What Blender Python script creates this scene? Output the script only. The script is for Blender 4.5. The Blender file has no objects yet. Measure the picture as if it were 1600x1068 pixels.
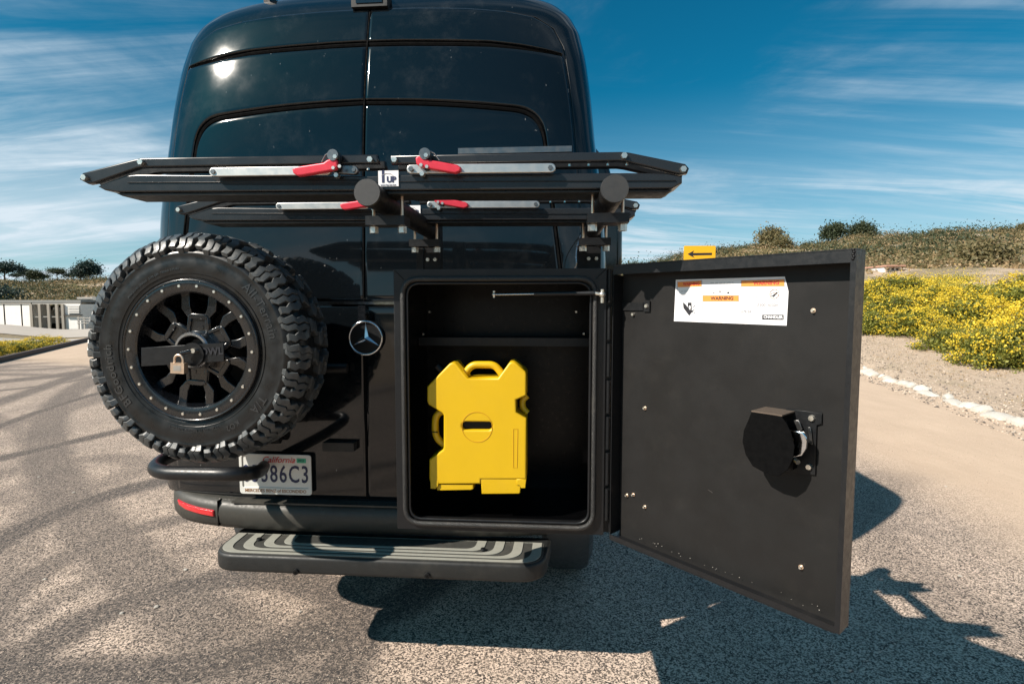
import bpy, bmesh, math, random
import numpy as np
from mathutils import Vector, Matrix, noise
random.seed(7); np.random.seed(7)
R = math.radians; PI = math.pi
SC = bpy.context.scene
COL = SC.collection

# ---------------------------------------------------------------- camera
CH = 1.62; FP = 840.0; PITCH = math.atan(60/840)
cam_d = bpy.data.cameras.new('camera'); cam = bpy.data.objects.new('camera', cam_d); COL.objects.link(cam)
cam.location = (0, 0, CH); cam.rotation_euler = (PI/2-PITCH, 0, 0)
cam_d.sensor_width = 36; cam_d.lens = 36*FP/1600; cam_d.clip_start = .05; cam_d.clip_end = 3000
SC.camera = cam

# ---------------------------------------------------------------- light
SUN_TO = Vector((-1.025, -.624, 1.0)).normalized()
elev = math.asin(SUN_TO.z); azim = math.atan2(SUN_TO.x, SUN_TO.y)
W = bpy.data.worlds.new('World'); SC.world = W; W.use_nodes = True
nt = W.node_tree; nt.nodes.clear()
def wn(t, **k):
    n = nt.nodes.new(t)
    for a, b in k.items(): setattr(n, a, b)
    return n
sky = wn('ShaderNodeTexSky', sky_type='NISHITA', sun_disc=False, sun_elevation=elev, sun_rotation=azim % (2*PI))
sky.air_density = 1.0; sky.dust_density = .6; sky.ozone_density = 2.2
tint = wn('ShaderNodeMix', data_type='RGBA', blend_type='MULTIPLY'); tint.inputs[0].default_value = 1
tint.inputs[7].default_value = (.05, .92, 1.08, 1)
nt.links.new(sky.outputs[0], tint.inputs[6])
tc = wn('ShaderNodeTexCoord'); sep = wn('ShaderNodeSeparateXYZ'); nt.links.new(tc.outputs['Generated'], sep.inputs[0])
def wm(op, a, b=None, c=None, clamp=False):
    n = wn('ShaderNodeMath', operation=op, use_clamp=clamp)
    for i, v in enumerate((a, b, c)):
        if v is None: continue
        if hasattr(v, 'links'): nt.links.new(v, n.inputs[i])
        else: n.inputs[i].default_value = v
    return n.outputs[0]
zz = wm('MAXIMUM', sep.outputs[2], 0.0); zd = wm('ADD', zz, .16)
cx = wm('DIVIDE', sep.outputs[0], zd); cy = wm('DIVIDE', sep.outputs[1], zd)
cmb = wn('ShaderNodeCombineXYZ'); nt.links.new(cx, cmb.inputs[0]); nt.links.new(cy, cmb.inputs[1])
def cloud(rot, sc, nscale, lo, hi, dist, seed):
    mp = wn('ShaderNodeMapping'); mp.inputs['Rotation'].default_value = (0, 0, R(rot)); mp.inputs['Scale'].default_value = sc
    mp.inputs['Location'].default_value = (seed, seed*.7, 0)
    nt.links.new(cmb.outputs[0], mp.inputs[0])
    n = wn('ShaderNodeTexNoise'); n.inputs['Scale'].default_value = nscale; n.inputs['Detail'].default_value = 9
    n.inputs['Roughness'].default_value = .62; n.inputs['Distortion'].default_value = dist
    nt.links.new(mp.outputs[0], n.inputs['Vector'])
    mr = wn('ShaderNodeMapRange', interpolation_type='SMOOTHSTEP'); mr.inputs[1].default_value = lo; mr.inputs[2].default_value = hi
    nt.links.new(n.outputs[0], mr.inputs[0]); return mr.outputs[0]
c1 = cloud(-38, (.35, 1.5, 1), 1.3, .43, .72, 1.1, 3.1)
c2 = cloud(20, (.25, 1.6, 1), 2.4, .46, .85, .5, 8.4)
c3 = cloud(0, (.7, .7, 1), .7, .36, .62, .3, 1.3)
cl = wm('MULTIPLY', wm('ADD', wm('MULTIPLY', c1, .85), wm('MULTIPLY', c2, .6)), c3)
hz = wn('ShaderNodeMapRange', interpolation_type='SMOOTHSTEP'); hz.inputs[1].default_value = .36; hz.inputs[2].default_value = -.02
hz.inputs[3].default_value = 0.0; hz.inputs[4].default_value = .85; nt.links.new(sep.outputs[2], hz.inputs[0])
# pale veil near the horizon, streaked
c4 = cloud(8, (.12, .9, 1), 1.1, .30, .72, .4, 5.7)
veil = wm('MULTIPLY', hz.outputs[0], wm('ADD', wm('MULTIPLY', c4, .75), .45))
fac = wm('ADD', wm('MULTIPLY', cl, .88), veil, clamp=True)
mixc = wn('ShaderNodeMix', data_type='RGBA'); nt.links.new(fac, mixc.inputs[0])
nt.links.new(tint.outputs[2], mixc.inputs[6]); mixc.inputs[7].default_value = (8.8, 10.2, 11.3, 1)
bg = wn('ShaderNodeBackground'); bg.inputs[1].default_value = .05
nt.links.new(mixc.outputs[2], bg.inputs[0])
wo = wn('ShaderNodeOutputWorld'); nt.links.new(bg.outputs[0], wo.inputs[0])
sd = bpy.data.lights.new('sun', 'SUN'); sd.energy = 5.0; sd.angle = R(.55); sd.color = (1, .91, .80)
sun = bpy.data.objects.new('sun', sd); COL.objects.link(sun); sun.location = (-20, -12, 25)
sun.rotation_euler = (-SUN_TO).to_track_quat('-Z', 'Y').to_euler()
vs = SC.view_settings; vs.view_transform = 'Standard'; vs.look = 'None'; vs.gamma = 1; vs.use_curve_mapping = False
vs.exposure = .70

# ---------------------------------------------------------------- frames
TH = R(4.3); OX, OY = -.594, 2.17                      # van frame: origin at the rear door seam, x to its right, y forward
VM = Matrix.Translation((OX, OY, 0)) @ Matrix.Rotation(-TH, 4, 'Z')
VI = VM.inverted()
CHD = 1.42                                             # eye height in the drawing frame of the van parts (each thing carries its own real size)
def ray(px, py):
    u = (px-800)/FP; v = (534-py)/FP
    return Vector((u, math.cos(PITCH)+v*math.sin(PITCH), -math.sin(PITCH)+v*math.cos(PITCH)))
def P(px, py, Y):
    d = ray(px, py); t = Y/d.y
    return Vector((d.x*t, Y, CH+d.z*t))
def PV(px, py, yl):
    """point of the van frame on its plane y = yl"""
    d = VI.to_3x3() @ ray(px, py); o = VI @ Vector((0, 0, CHD)); t = (yl-o.y)/d.y
    return o+d*t
def G(px, py, z=0.0):
    d = ray(px, py); t = (z-CH)/d.z
    return Vector((d.x*t, d.y*t, z))

# ---------------------------------------------------------------- materials
MATS = {}
class NB:
    def __init__(s, name):
        s.m = bpy.data.materials.new(name); s.m.use_nodes = True; s.t = s.m.node_tree; s.b = s.t.nodes['Principled BSDF']
        s.tc = s.n('ShaderNodeTexCoord'); s.co = s.tc.outputs['Object']
    def n(s, t, **k):
        n = s.t.nodes.new(t)
        for a, b in k.items(): setattr(n, a, b)
        return n
    def l(s, a, b): s.t.links.new(a, b)
    def put(s, sock, v):
        if hasattr(v, 'links'): s.l(v, sock)
        elif isinstance(v, (tuple, list)) and len(v) == 3 and sock.type == 'RGBA': sock.default_value = (*v, 1)
        else: sock.default_value = v
    def m_(s, op, a, b=None, c=None, clamp=False):
        n = s.n('ShaderNodeMath', operation=op, use_clamp=clamp)
        for i, v in enumerate((a, b, c)):
            if v is not None: s.put(n.inputs[i], v)
        return n.outputs[0]
    def mix(s, f, a, b, blend='MIX'):
        n = s.n('ShaderNodeMix', data_type='RGBA', blend_type=blend); s.put(n.inputs[0], f); s.put(n.inputs[6], a); s.put(n.inputs[7], b); return n.outputs[2]
    def noise(s, sc, det=4, rough=.55, dist=0, vec=None):
        n = s.n('ShaderNodeTexNoise'); n.inputs['Scale'].default_value = sc; n.inputs['Detail'].default_value = det
        n.inputs['Roughness'].default_value = rough; n.inputs['Distortion'].default_value = dist; s.l(vec or s.co, n.inputs['Vector']); return n.outputs[0]
    def vor(s, sc, feat='F1', vec=None, out='Distance'):
        n = s.n('ShaderNodeTexVoronoi', feature=feat); n.inputs['Scale'].default_value = sc; s.l(vec or s.co, n.inputs['Vector']); return n.outputs[out]
    def mapv(s, scale=(1, 1, 1), rot=(0, 0, 0), vec=None):
        n = s.n('ShaderNodeMapping'); n.inputs['Scale'].default_value = scale; n.inputs['Rotation'].default_value = rot; s.l(vec or s.co, n.inputs[0]); return n.outputs[0]
    def rng(s, v, a, b, c=0., d=1.):
        n = s.n('ShaderNodeMapRange', interpolation_type='SMOOTHSTEP'); s.put(n.inputs[0], v)
        for i, q in enumerate((a, b, c, d)): n.inputs[i+1].default_value = q
        return n.outputs[0]
    def bump(s, h, st=.3, d=.01):
        n = s.n('ShaderNodeBump'); n.inputs['Strength'].default_value = st; n.inputs['Distance'].default_value = d; s.l(h, n.inputs['Height'])
        s.l(n.outputs[0], s.b.inputs['Normal'])
    def set(s, **k):
        for a, v in k.items(): s.put(s.b.inputs[{'base': 'Base Color', 'rough': 'Roughness', 'metal': 'Metallic', 'coat': 'Coat Weight', 'crough': 'Coat Roughness', 'ior': 'IOR', 'spec': 'Specular IOR Level', 'cior': 'Coat IOR', 'trans': 'Transmission Weight'}[a]], v)
        return s
def mat(name, base, rough=.5, metal=0, var=.15, nsc=40, bump=0, bsc=300, bd=.001, dust=0, dustc=(.25, .22, .18), **k):
    b = NB(name); b.set(rough=rough, metal=metal, **k)
    v = b.noise(nsc, 4, .6)
    c = b.mix(v, tuple(x*(1-var) for x in base), tuple(min(1, x*(1+var)) for x in base))
    if dust:
        d = b.rng(b.noise(7, 6, .7), .5, .8, 0, dust); c = b.mix(d, c, dustc)
        sp = b.rng(b.noise(420, 1, .5), .70, .76, 0, dust*1.6); c = b.mix(sp, c, dustc)
    b.set(base=c)
    b.l(b.rng(b.noise(nsc*1.7, 3, .6), .3, .7, max(0, rough*(1-var)), min(1, rough*(1+var))), b.b.inputs['Roughness'])
    if bump: b.bump(b.noise(bsc, 2, .6), bump, bd)
    MATS[name] = b.m; return b.m
# gloss black van paint: mirror coat with dust spots
b = NB('van_paint')
dst = b.rng(b.noise(3.5, 6, .75), .52, .8, 0, .05); spk = b.rng(b.noise(95, 2, .5, vec=b.mapv((1, 1, .45))), .735, .78, 0, .45)
msk = b.rng(b.noise(2.6, 3, .6), .50, .64)
b.set(base=b.mix(b.m_('ADD', dst, b.m_('MULTIPLY', spk, msk), clamp=True), (.0035, .005, .0065), (.30, .31, .31)), rough=b.rng(b.noise(6, 4, .6), .3, .8, .08, .15), ior=1.42, spec=.18, coat=1.0, crough=.045, cior=1.45)
MATS['van_paint'] = b.m
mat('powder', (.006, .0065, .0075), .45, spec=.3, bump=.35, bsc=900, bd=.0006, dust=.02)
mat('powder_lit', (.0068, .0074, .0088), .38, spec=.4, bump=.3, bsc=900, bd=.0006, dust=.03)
mat('door_panel', (.0125, .0120, .0118), .50, spec=.22, bump=.3, bsc=700, bd=.0007, dust=.025, nsc=5, var=.2)
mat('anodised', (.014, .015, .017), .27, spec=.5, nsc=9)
mat('cap_grey', (.030, .031, .032), .55, bump=.5, bsc=700, bd=.001)
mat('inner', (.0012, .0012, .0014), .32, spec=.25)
mat('bumper', (.040, .039, .034), .50, spec=.4, bump=.3, bsc=600, bd=.0005, dust=.2)
mat('bumper_dark', (.014, .015, .015), .5, spec=.4, bump=.3, bsc=600, bd=.0005, dust=.08)
mat('matte_black', (.0022, .0022, .0024), .85, spec=.08)  # near-black; in the van's grooves and seam it stands in for shade
mat('rubber', (.006, .0068, .0075), .36, spec=.5, bump=.2, bsc=120, bd=.0006, dust=.012, var=.3, nsc=14)
mat('tread', (.046, .051, .053), .42, spec=.6, bump=.35, bsc=250, bd=.0008, dust=.10, var=.3, nsc=30)
mat('letter', (.034, .036, .038), .30)
mat('seal', (.018, .018, .018), .38, bump=.9, bsc=500, bd=.002, dust=.25)
mat('wheel', (.005, .006, .008), .26, coat=.6, crough=.08)
mat('alu', (.60, .575, .54), .38, 1, var=.06)
mat('alu_dark', (.20, .20, .20), .35, 1)
mat('zinc', (.72, .69, .62), .30, .9, var=.2)
mat('brass', (.76, .58, .44), .35, .9, var=.15)
mat('chrome', (.75, .77, .8), .12, 1)
mat('chrome_soft', (.42, .43, .45), .28, 1)
mat('red', (.62, .035, .06), .38, .25, var=.1)
mat('yellow', (.60, .375, .003), .42, var=.06, nsc=12, bump=.15, bsc=200, dust=.04)
mat('yellow_deep', (.50, .25, .004), .5)
mat('white', (.74, .735, .75), .45, var=.03)
mat('orange', (.80, .27, .05), .5, var=.08)
mat('ink', (.015, .015, .02), .5)
mat('ink_grey', (.30, .29, .31), .5)
mat('ink_light', (.38, .34, .34), .5)
mat('navy', (.012, .02, .07), .5)
mat('brown_ink', (.25, .12, .05), .5)
mat('plate', (.62, .63, .60), .4, var=.05)
mat('red_ink', (.6, .03, .03), .5)
mat('green_tag', (.05, .42, .26), .5)
mat('reflector', (.55, .012, .018), .15, coat=1.0, bump=.6, bsc=260, bd=.002)
mat('grip', (.27, .27, .235), .6, bump=.5, bsc=500, bd=.001, dust=.15)
mat('grip_dark', (.040, .040, .036), .6, bump=.4, bsc=500, bd=.001, dust=.15)
mat('hood_tan', (.16, .125, .10), .35, .4)
mat('sign_yellow', (.80, .42, .01), .5)
mat('wall_white', (.80, .78, .75), .7, nsc=3, dust=.15)
mat('wall_grey', (.36, .34, .31), .7, nsc=3)
mat('roof_grey', (.22, .22, .21), .7, nsc=3)
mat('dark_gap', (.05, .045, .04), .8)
mat('roof_tile', (.45, .25, .18), .8)
mat('wood_grey', (.30, .27, .23), .85)
mat('bark', (.10, .075, .055), .9, bump=.5, bsc=30, bd=.02)
mat('kerb_dark', (.085, .06, .05), .85, bump=.4, bsc=40, bd=.01)
mat('kerb_stone', (.56, .52, .46), .9, var=.3, nsc=9, bump=.7, bsc=30, bd=.01)
mat('pebble', (.36, .33, .29), .9, var=.4)
mat('glass_dark', (.01, .012, .015), .08, coat=1.0)

def leafmat(name, a, c, rough=.6):
    b = NB(name); g = b.n('ShaderNodeNewGeometry')
    b.set(base=b.mix(g.outputs['Random Per Island'], a, c), rough=rough); b.b.inputs['Subsurface Weight'].default_value = 0
    tr = b.n('ShaderNodeBsdfTranslucent'); b.l(b.b.inputs['Base Color'].links[0].from_socket, tr.inputs[0])
    mx = b.n('ShaderNodeMixShader'); mx.inputs[0].default_value = .3
    out = [n for n in b.t.nodes if n.type == 'OUTPUT_MATERIAL'][0]
    b.l(b.b.outputs[0], mx.inputs[1]); b.l(tr.outputs[0], mx.inputs[2]); b.l(mx.outputs[0], out.inputs[0])
    MATS[name] = b.m
leafmat('leaf', (.09, .115, .02), (.30, .29, .045))
leafmat('flower', (.66, .46, .02), (.88, .66, .06))
leafmat('leaf_dark', (.030, .045, .022), (.075, .09, .04))
leafmat('leaf_olive', (.09, .088, .035), (.25, .195, .09))
leafmat('leaf_dry', (.24, .17, .09), (.42, .29, .15))
leafmat('leaf_blue', (.02, .045, .04), (.05, .08, .065))

# ---------------------------------------------------------------- object helpers
OFF = {}
def finish(name, me, m, parent=None, smooth=False):
    if m is not None and not me.materials: me.materials.append(MATS[m] if isinstance(m, str) else m)
    if smooth: me.shade_smooth() if hasattr(me, 'shade_smooth') else me.polygons.foreach_set('use_smooth', [True]*len(me.polygons))
    o = bpy.data.objects.new(name, me); COL.objects.link(o)
    if parent is not None: o.parent = parent
    return o
def thing(name, label, cat, loc=(0, 0, 0), group=None, van=True, s=1.0):
    """Empty at the thing's base. With van=True loc is in the van frame and the parts' meshes are given in the van frame too."""
    o = bpy.data.objects.new(name, None); COL.objects.link(o); o.empty_display_size = .1
    M = (Matrix.Translation((0, 0, CH-CHD*s)) @ Matrix.Scale(s, 4) @ VM if van else Matrix.Identity(4)) @ Matrix.Translation(loc)
    o.matrix_world = M; OFF[o] = Vector(loc)
    o['label'] = label; o['category'] = cat
    if group: o['group'] = group
    return o
def tag(o, label, cat, group=None):
    o['label'] = label; o['category'] = cat
    if group: o['group'] = group
    return o
def root(o):
    while o.parent is not None: o = o.parent
    return o
def part(name, me, m, parent, smooth=False, label=None, auto=None):
    """me: mesh in the frame of the root thing's builder"""
    off = OFF.get(root(parent), Vector((0, 0, 0)))
    if off.length > 0: me.transform(Matrix.Translation(-off))
    o = finish(name, me, m, parent, smooth)
    if auto: me.shade_auto = None if False else 0
    if label: o['label'] = label
    return o
def inst(name, me, m, parent, M):
    """shared mesh placed by matrix M (builder frame)"""
    off = OFF.get(root(parent), Vector((0, 0, 0)))
    o = finish(name, me, m, parent); o.matrix_local = Matrix.Translation(-off) @ M
    return o
def b2m(bm, name='m', smooth_angle=None, bevel=0, seg=2):
    if bevel:
        bmesh.ops.bevel(bm, geom=[e for e in bm.edges if len(e.link_faces) == 2 and e.calc_face_angle(0) > .5], offset=bevel, segments=seg, affect='EDGES', profile=.7)
    bmesh.ops.recalc_face_normals(bm, faces=bm.faces)
    if smooth_angle is not None:
        for f in bm.faces: f.smooth = True
        for e in bm.edges:
            if len(e.link_faces) == 2 and e.calc_face_angle(0) > R(smooth_angle): e.smooth = False
    me = bpy.data.meshes.new(name); bm.to_mesh(me); bm.free(); return me
def add_box(bm, lo, hi, M=None):
    c = [(lo[0], hi[0]), (lo[1], hi[1]), (lo[2], hi[2])]
    vs_ = [bm.verts.new((c[0][i], c[1][j], c[2][k])) for i in (0, 1) for j in (0, 1) for k in (0, 1)]
    if M is not None:
        for v in vs_: v.co = M @ v.co
    for f in ((0, 1, 3, 2), (4, 6, 7, 5), (0, 4, 5, 1), (2, 3, 7, 6), (0, 2, 6, 4), (1, 5, 7, 3)): bm.faces.new([vs_[i] for i in f])
def boxm(lo, hi, bevel=.002, M=None, seg=2):
    bm = bmesh.new(); add_box(bm, lo, hi, M); return b2m(bm, 'box', 30 if bevel else None, bevel, seg)
def add_cyl(bm, p0, p1, r0, r1=None, n=16, cap=True):
    p0 = Vector(p0); p1 = Vector(p1); d = (p1-p0); r1 = r0 if r1 is None else r1
    q = d.to_track_quat('Z', 'Y').to_matrix()
    A = []; B = []
    for i in range(n):
        a = 2*PI*i/n; u = q @ Vector((math.cos(a), math.sin(a), 0))
        A.append(bm.verts.new(p0+u*r0)); B.append(bm.verts.new(p1+u*r1))
    for i in range(n): bm.faces.new((A[i], A[(i+1) % n], B[(i+1) % n], B[i]))
    if cap: bm.faces.new(A[::-1]); bm.faces.new(B)
def cylm(p0, p1, r0, r1=None, n=20, bevel=0):
    bm = bmesh.new(); add_cyl(bm, p0, p1, r0, r1, n); return b2m(bm, 'cyl', 40, bevel)
def add_tube(bm, pts, r, n=12, closed=False, cap=True):
    pts = [Vector(p) for p in pts]; N = len(pts); rings = []; up = None
    for i, p in enumerate(pts):
        a = pts[(i-1) % N] if (closed or i > 0) else p; c = pts[(i+1) % N] if (closed or i < N-1) else p
        t = (c-a).normalized()
        if up is None: up = t.orthogonal().normalized()
        up = (up-t*up.dot(t)).normalized(); s = t.cross(up)
        rr = r[i] if isinstance(r, (list, tuple)) else r
        rings.append([bm.verts.new(p+(up*math.cos(2*PI*k/n)+s*math.sin(2*PI*k/n))*rr) for k in range(n)])
    for i in range(N if closed else N-1):
        A = rings[i]; B = rings[(i+1) % N]
        for k in range(n): bm.faces.new((A[k], A[(k+1) % n], B[(k+1) % n], B[k]))
    if not closed and cap: bm.faces.new(rings[0][::-1]); bm.faces.new(rings[-1])
def tubem(pts, r, n=12, closed=False):
    bm = bmesh.new(); add_tube(bm, pts, r, n, closed); return b2m(bm, 'tube', 50)
def rnd(pts, rad, n=6, closed=True):
    """round the corners of a polyline"""
    out = []; N = len(pts); pts = [Vector(p) for p in pts]
    for i, p in enumerate(pts):
        if not closed and i in (0, N-1): out.append(p); continue
        a = pts[(i-1) % N]; c = pts[(i+1) % N]; rr = rad[i] if isinstance(rad, (list, tuple)) else rad
        if rr <= 0: out.append(p); continue
        da = (a-p); dc = (c-p); la = min(rr, da.length*.49); lc = min(rr, dc.length*.49)
        A = p+da.normalized()*la; C = p+dc.normalized()*lc
        for k in range(n+1):
            t = k/n; out.append(A*(1-t)**2+p*2*t*(1-t)+C*t*t)
    return out
def lathe(prof, n=96, c=(0, 0), smooth=35):
    """revolve (r, y) round the y axis through (c.x, c.z)"""
    bm = bmesh.new(); rings = []
    for r, y in prof:
        rings.append([bm.verts.new((c[0]+r*math.sin(2*PI*k/n), y, c[1]+r*math.cos(2*PI*k/n))) for k in range(n)])
    for i in range(len(prof)-1):
        for k in range(n): bm.faces.new((rings[i][k], rings[i+1][k], rings[i+1][(k+1) % n], rings[i][(k+1) % n]))
    return b2m(bm, 'lathe', smooth)
def slab(polys, depth, bevel=0.0, res=1):
    """filled 2-D outlines (holes by even-odd) in x/y, thickness along z from 0 to depth"""
    cu = bpy.data.curves.new('c', 'CURVE'); cu.dimensions = '2D'; cu.fill_mode = 'BOTH'
    for pl in polys:
        sp = cu.splines.new('POLY'); sp.points.add(len(pl)-1); sp.use_cyclic_u = True
        for i, p in enumerate(pl): sp.points[i].co = (p[0], p[1], 0, 1)
    cu.extrude = max(depth/2-bevel, 0.00005); cu.bevel_depth = bevel; cu.bevel_resolution = res; cu.offset = -bevel
    o = bpy.data.objects.new('t', cu); COL.objects.link(o)
    dg = bpy.context.evaluated_depsgraph_get(); me = bpy.data.meshes.new_from_object(o.evaluated_get(dg))
    bpy.data.objects.remove(o); bpy.data.curves.remove(cu)
    me.transform(Matrix.Translation((0, 0, depth/2))); me.materials.clear(); return me
def frame(o, x, u):
    """matrix taking x/y/z of a slab to: x along x, y along u, z towards x cross u"""
    x = Vector(x).normalized(); u = Vector(u); u = (u-x*u.dot(x)).normalized(); w = x.cross(u)
    return Matrix(((x.x, u.x, w.x, o[0]), (x.y, u.y, w.y, o[1]), (x.z, u.z, w.z, o[2]), (0, 0, 0, 1)))
def face_slab(polys, y_front, depth, bevel=0.0, res=1):
    """slab standing in the van frame's x/z plane, front at y_front, thickness going forward"""
    me = slab(polys, depth, bevel, res)
    me.transform(Matrix(((1, 0, 0, 0), (0, 0, -1, y_front+depth), (0, 1, 0, 0), (0, 0, 0, 1)))); return me
def text(s, size, depth=.0006, align='CENTER', space=1.0, bold=0.0, shear=0.0):
    cu = bpy.data.curves.new('t', 'FONT'); cu.body = s; cu.size = size; cu.align_x = align; cu.align_y = 'CENTER'; cu.extrude = depth/2
    cu.space_character = space; cu.offset = bold; cu.shear = shear; cu.resolution_u = 3
    o = bpy.data.objects.new('t', cu); COL.objects.link(o)
    dg = bpy.context.evaluated_depsgraph_get(); me = bpy.data.meshes.new_from_object(o.evaluated_get(dg))
    bpy.data.objects.remove(o); bpy.data.curves.remove(cu); me.materials.clear(); return me
def join(ms):
    bm = bmesh.new()
    for m_ in ms: bm.from_mesh(m_)
    me = bpy.data.meshes.new('j'); bm.to_mesh(me); bm.free(); return me
def grid_mesh(V, nu, nv, wrap=False, smooth=True):
    """V: (nu*nv,3) u-major"""
    idx = np.arange(nu*nv).reshape(nu, nv); a = idx[:-1, :-1].ravel(); b_ = idx[1:, :-1].ravel(); c = idx[1:, 1:].ravel(); d = idx[:-1, 1:].ravel()
    me = bpy.data.meshes.new('g'); me.from_pydata([tuple(v) for v in V], [], np.stack([a, b_, c, d], 1).tolist())
    if smooth: me.polygons.foreach_set('use_smooth', [True]*len(me.polygons))
    me.update(); return me
def struct(name, me, m, kind='structure', smooth=False):
    o = finish(name, me, m, None, smooth); o['kind'] = kind; return o

# ================================================================ SETTING
PHI = [-180, -135, -90, -60, -45, -38, -30, -15, 0, 11.4, 16.6, 21.4, 25.5, 32.7, 43.6, 60, 90, 135, 180]
RAT = [.075, .08, .07, .05, .039, .040, .042, .045, .055, .075, .085, .101, .105, .110, .105, .10, .09, .085, .075]
KA = Vector((6.8, 7.07)); KD = Vector((1.58, 5.6)).normalized()        # stone edging line on the right
LA = Vector((-14.0, 14.6)); LD = Vector((-3.35, 6.75)).normalized()   # kerb line on the left
def sstep(a, b, x):
    t = np.clip((x-a)/(b-a), 0, 1); return t*t*(3-2*t)
def rdist(x, y): return (x-KA.x)*KD.y-(y-KA.y)*KD.x      # > 0 right of the edging
def ldist(x, y): return -((x-LA.x)*LD.y-(y-LA.y)*LD.x)   # > 0 left of the kerb
def terr(x, y, base=True):
    x = np.asarray(x, float); y = np.asarray(y, float)
    r = np.hypot(x, y); ph = np.degrees(np.arctan2(x, y)); h = np.interp(ph, PHI, RAT)
    right = sstep(-12, 14, ph)*sstep(170, 120, ph)
    wob = .10*np.sin(ph*.35+1)+.06*np.sin(ph*.83)+.035*np.sin(ph*2.1+2)
    h2 = h*(1+wob*.3)
    s = np.clip((r-13)/137, 0, 1.0); zr = h2*150*(s**1.22)
    zl = -.85*sstep(22, 42, r)+(h2*190+.85)*sstep(80, 190, r)
    z = zr*right+zl*(1-right)
    z = np.where(r > 200, z-(r-200)*.03, z)
    bumps = (np.sin(x*.21+y*.13)+np.sin(x*.11-y*.27+1)+.6*np.sin(x*.53+y*.41))*.35*sstep(30, 90, r)
    z = z+bumps
    if base:
        ins = (rdist(x, y) < 0) & (ldist(x, y) < 0) & (y < 24)
        z = z+np.where(ins, -.12, .02)
    return z
rr = np.concatenate([np.linspace(0, 30, 60), np.geomspace(30.6, 900, 80)]); pp = np.radians(np.linspace(-180, 180, 361))
RRg, PPg = np.meshgrid(rr, pp, indexing='ij'); X = RRg*np.sin(PPg); Y = RRg*np.cos(PPg); Z = terr(X, Y)
b = NB('terrain')
geo = b.n('ShaderNodeNewGeometry'); pos = geo.outputs['Position']
n1 = b.noise(.06, 8, .65, vec=pos); n2 = b.noise(.5, 6, .7, vec=pos); n3 = b.noise(9, 5, .7, vec=pos); n4 = b.noise(.17, 5, .6, vec=pos)
gr = b.vor(26, out='Color', vec=pos); gsp = b.n('ShaderNodeSeparateColor'); b.l(gr, gsp.inputs[0])
sand = b.mix(b.m_('ADD', b.m_('MULTIPLY', n3, .6), b.m_('MULTIPLY', gsp.outputs[0], .4)), (.33, .245, .18), (.68, .54, .41)); sand = b.mix(b.rng(b.noise(1.3, 5, .7, vec=pos), .5, .72, 0, .6), sand, (.30, .25, .16)); scrub = b.mix(n2, (.075, .07, .03), (.20, .15, .07)); grn = b.mix(n3, (.045, .055, .02), (.12, .12, .04))
sc_ = b.mix(b.rng(n2, .45, .6), scrub, grn)
dl = b.n('ShaderNodeVectorMath', operation='LENGTH'); b.l(pos, dl.inputs[0])
far = b.rng(dl.outputs['Value'], 34, 75)
cov = b.m_('MULTIPLY', b.rng(n4, .36, .52), far)
b.set(base=b.mix(cov, sand, sc_), rough=.95, spec=.15); b.bump(b.m_('ADD', b.noise(6, 6, .7, vec=pos), b.m_('MULTIPLY', b.noise(35, 3, .7, vec=pos), .4)), .8, .08)
MATS['terrain'] = b.m
struct('ground', grid_mesh(np.stack([X, Y, Z], -1).reshape(-1, 3), len(rr), len(pp)), 'terrain')

# asphalt lot
b = NB('asphalt'); pos = b.co
grain = b.vor(150, out='Color'); gs = b.n('ShaderNodeSeparateColor'); b.l(grain, gs.inputs[0])
big = b.noise(1.1, 5, .6); mid = b.noise(14, 5, .7); fine = b.noise(210, 3, .8)
gv = b.rng(b.m_('ADD', b.m_('MULTIPLY', gs.outputs[0], .45), b.m_('MULTIPLY', fine, .55)), .36, .62)
col = b.mix(gv, (.045, .037, .033), (.84, .66, .53))
col = b.mix(b.rng(b.noise(150, 3, .8), .50, .66, 0, .6), col, (.09, .078, .07))
col = b.mix(b.rng(mid, .35, .7, 0, .35), col, (.44, .345, .265))
col = b.mix(b.rng(big, .42, .70, 0, .28), col, (.17, .145, .128))
col = b.mix(b.rng(b.noise(2.6, 5, .7, vec=b.mapv((1, .25, 1), (0, 0, .5))), .50, .75, 0, .25), col, (.09, .08, .075))
sx = b.n('ShaderNodeSeparateXYZ'); b.l(pos, sx.inputs[0])
wob = b.m_('MULTIPLY', b.m_('SUBTRACT', b.noise(.8, 4, .6), .5), .5)
def smoothabs(d, w, soft): return b.rng(b.m_('ABSOLUTE', d), w, w+soft, 1, 0)
skn = b.rng(b.noise(40, 3, .7), .10, .60); marks = None
def addmark(m_, k):
    global marks
    m_ = b.m_('MULTIPLY', m_, k); marks = m_ if marks is None else b.m_('MAXIMUM', marks, m_)
def arc(cx_, cy_, r_, w_, soft, k, strw=.14):
    dx = b.m_('SUBTRACT', sx.outputs[0], cx_); dy = b.m_('SUBTRACT', sx.outputs[1], cy_)
    d = b.m_('SUBTRACT', b.m_('SQRT', b.m_('ADD', b.m_('MULTIPLY', dx, dx), b.m_('MULTIPLY', dy, dy))), r_)
    d = b.m_('ADD', d, b.m_('MULTIPLY', wob, strw)); addmark(smoothabs(d, w_, soft), k)
def circ(p1, p2, p3):
    ax, ay = p1[:2]; bx, by = p2[:2]; cx_, cy_ = p3[:2]; d = 2*(ax*(by-cy_)+bx*(cy_-ay)+cx_*(ay-by))
    ux = ((ax*ax+ay*ay)*(by-cy_)+(bx*bx+by*by)*(cy_-ay)+(cx_*cx_+cy_*cy_)*(ay-by))/d
    uy = ((ax*ax+ay*ay)*(cx_-bx)+(bx*bx+by*by)*(ax-cx_)+(cx_*cx_+cy_*cy_)*(bx-ax))/d
    return ux, uy, math.hypot(ax-ux, ay-uy)
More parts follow.
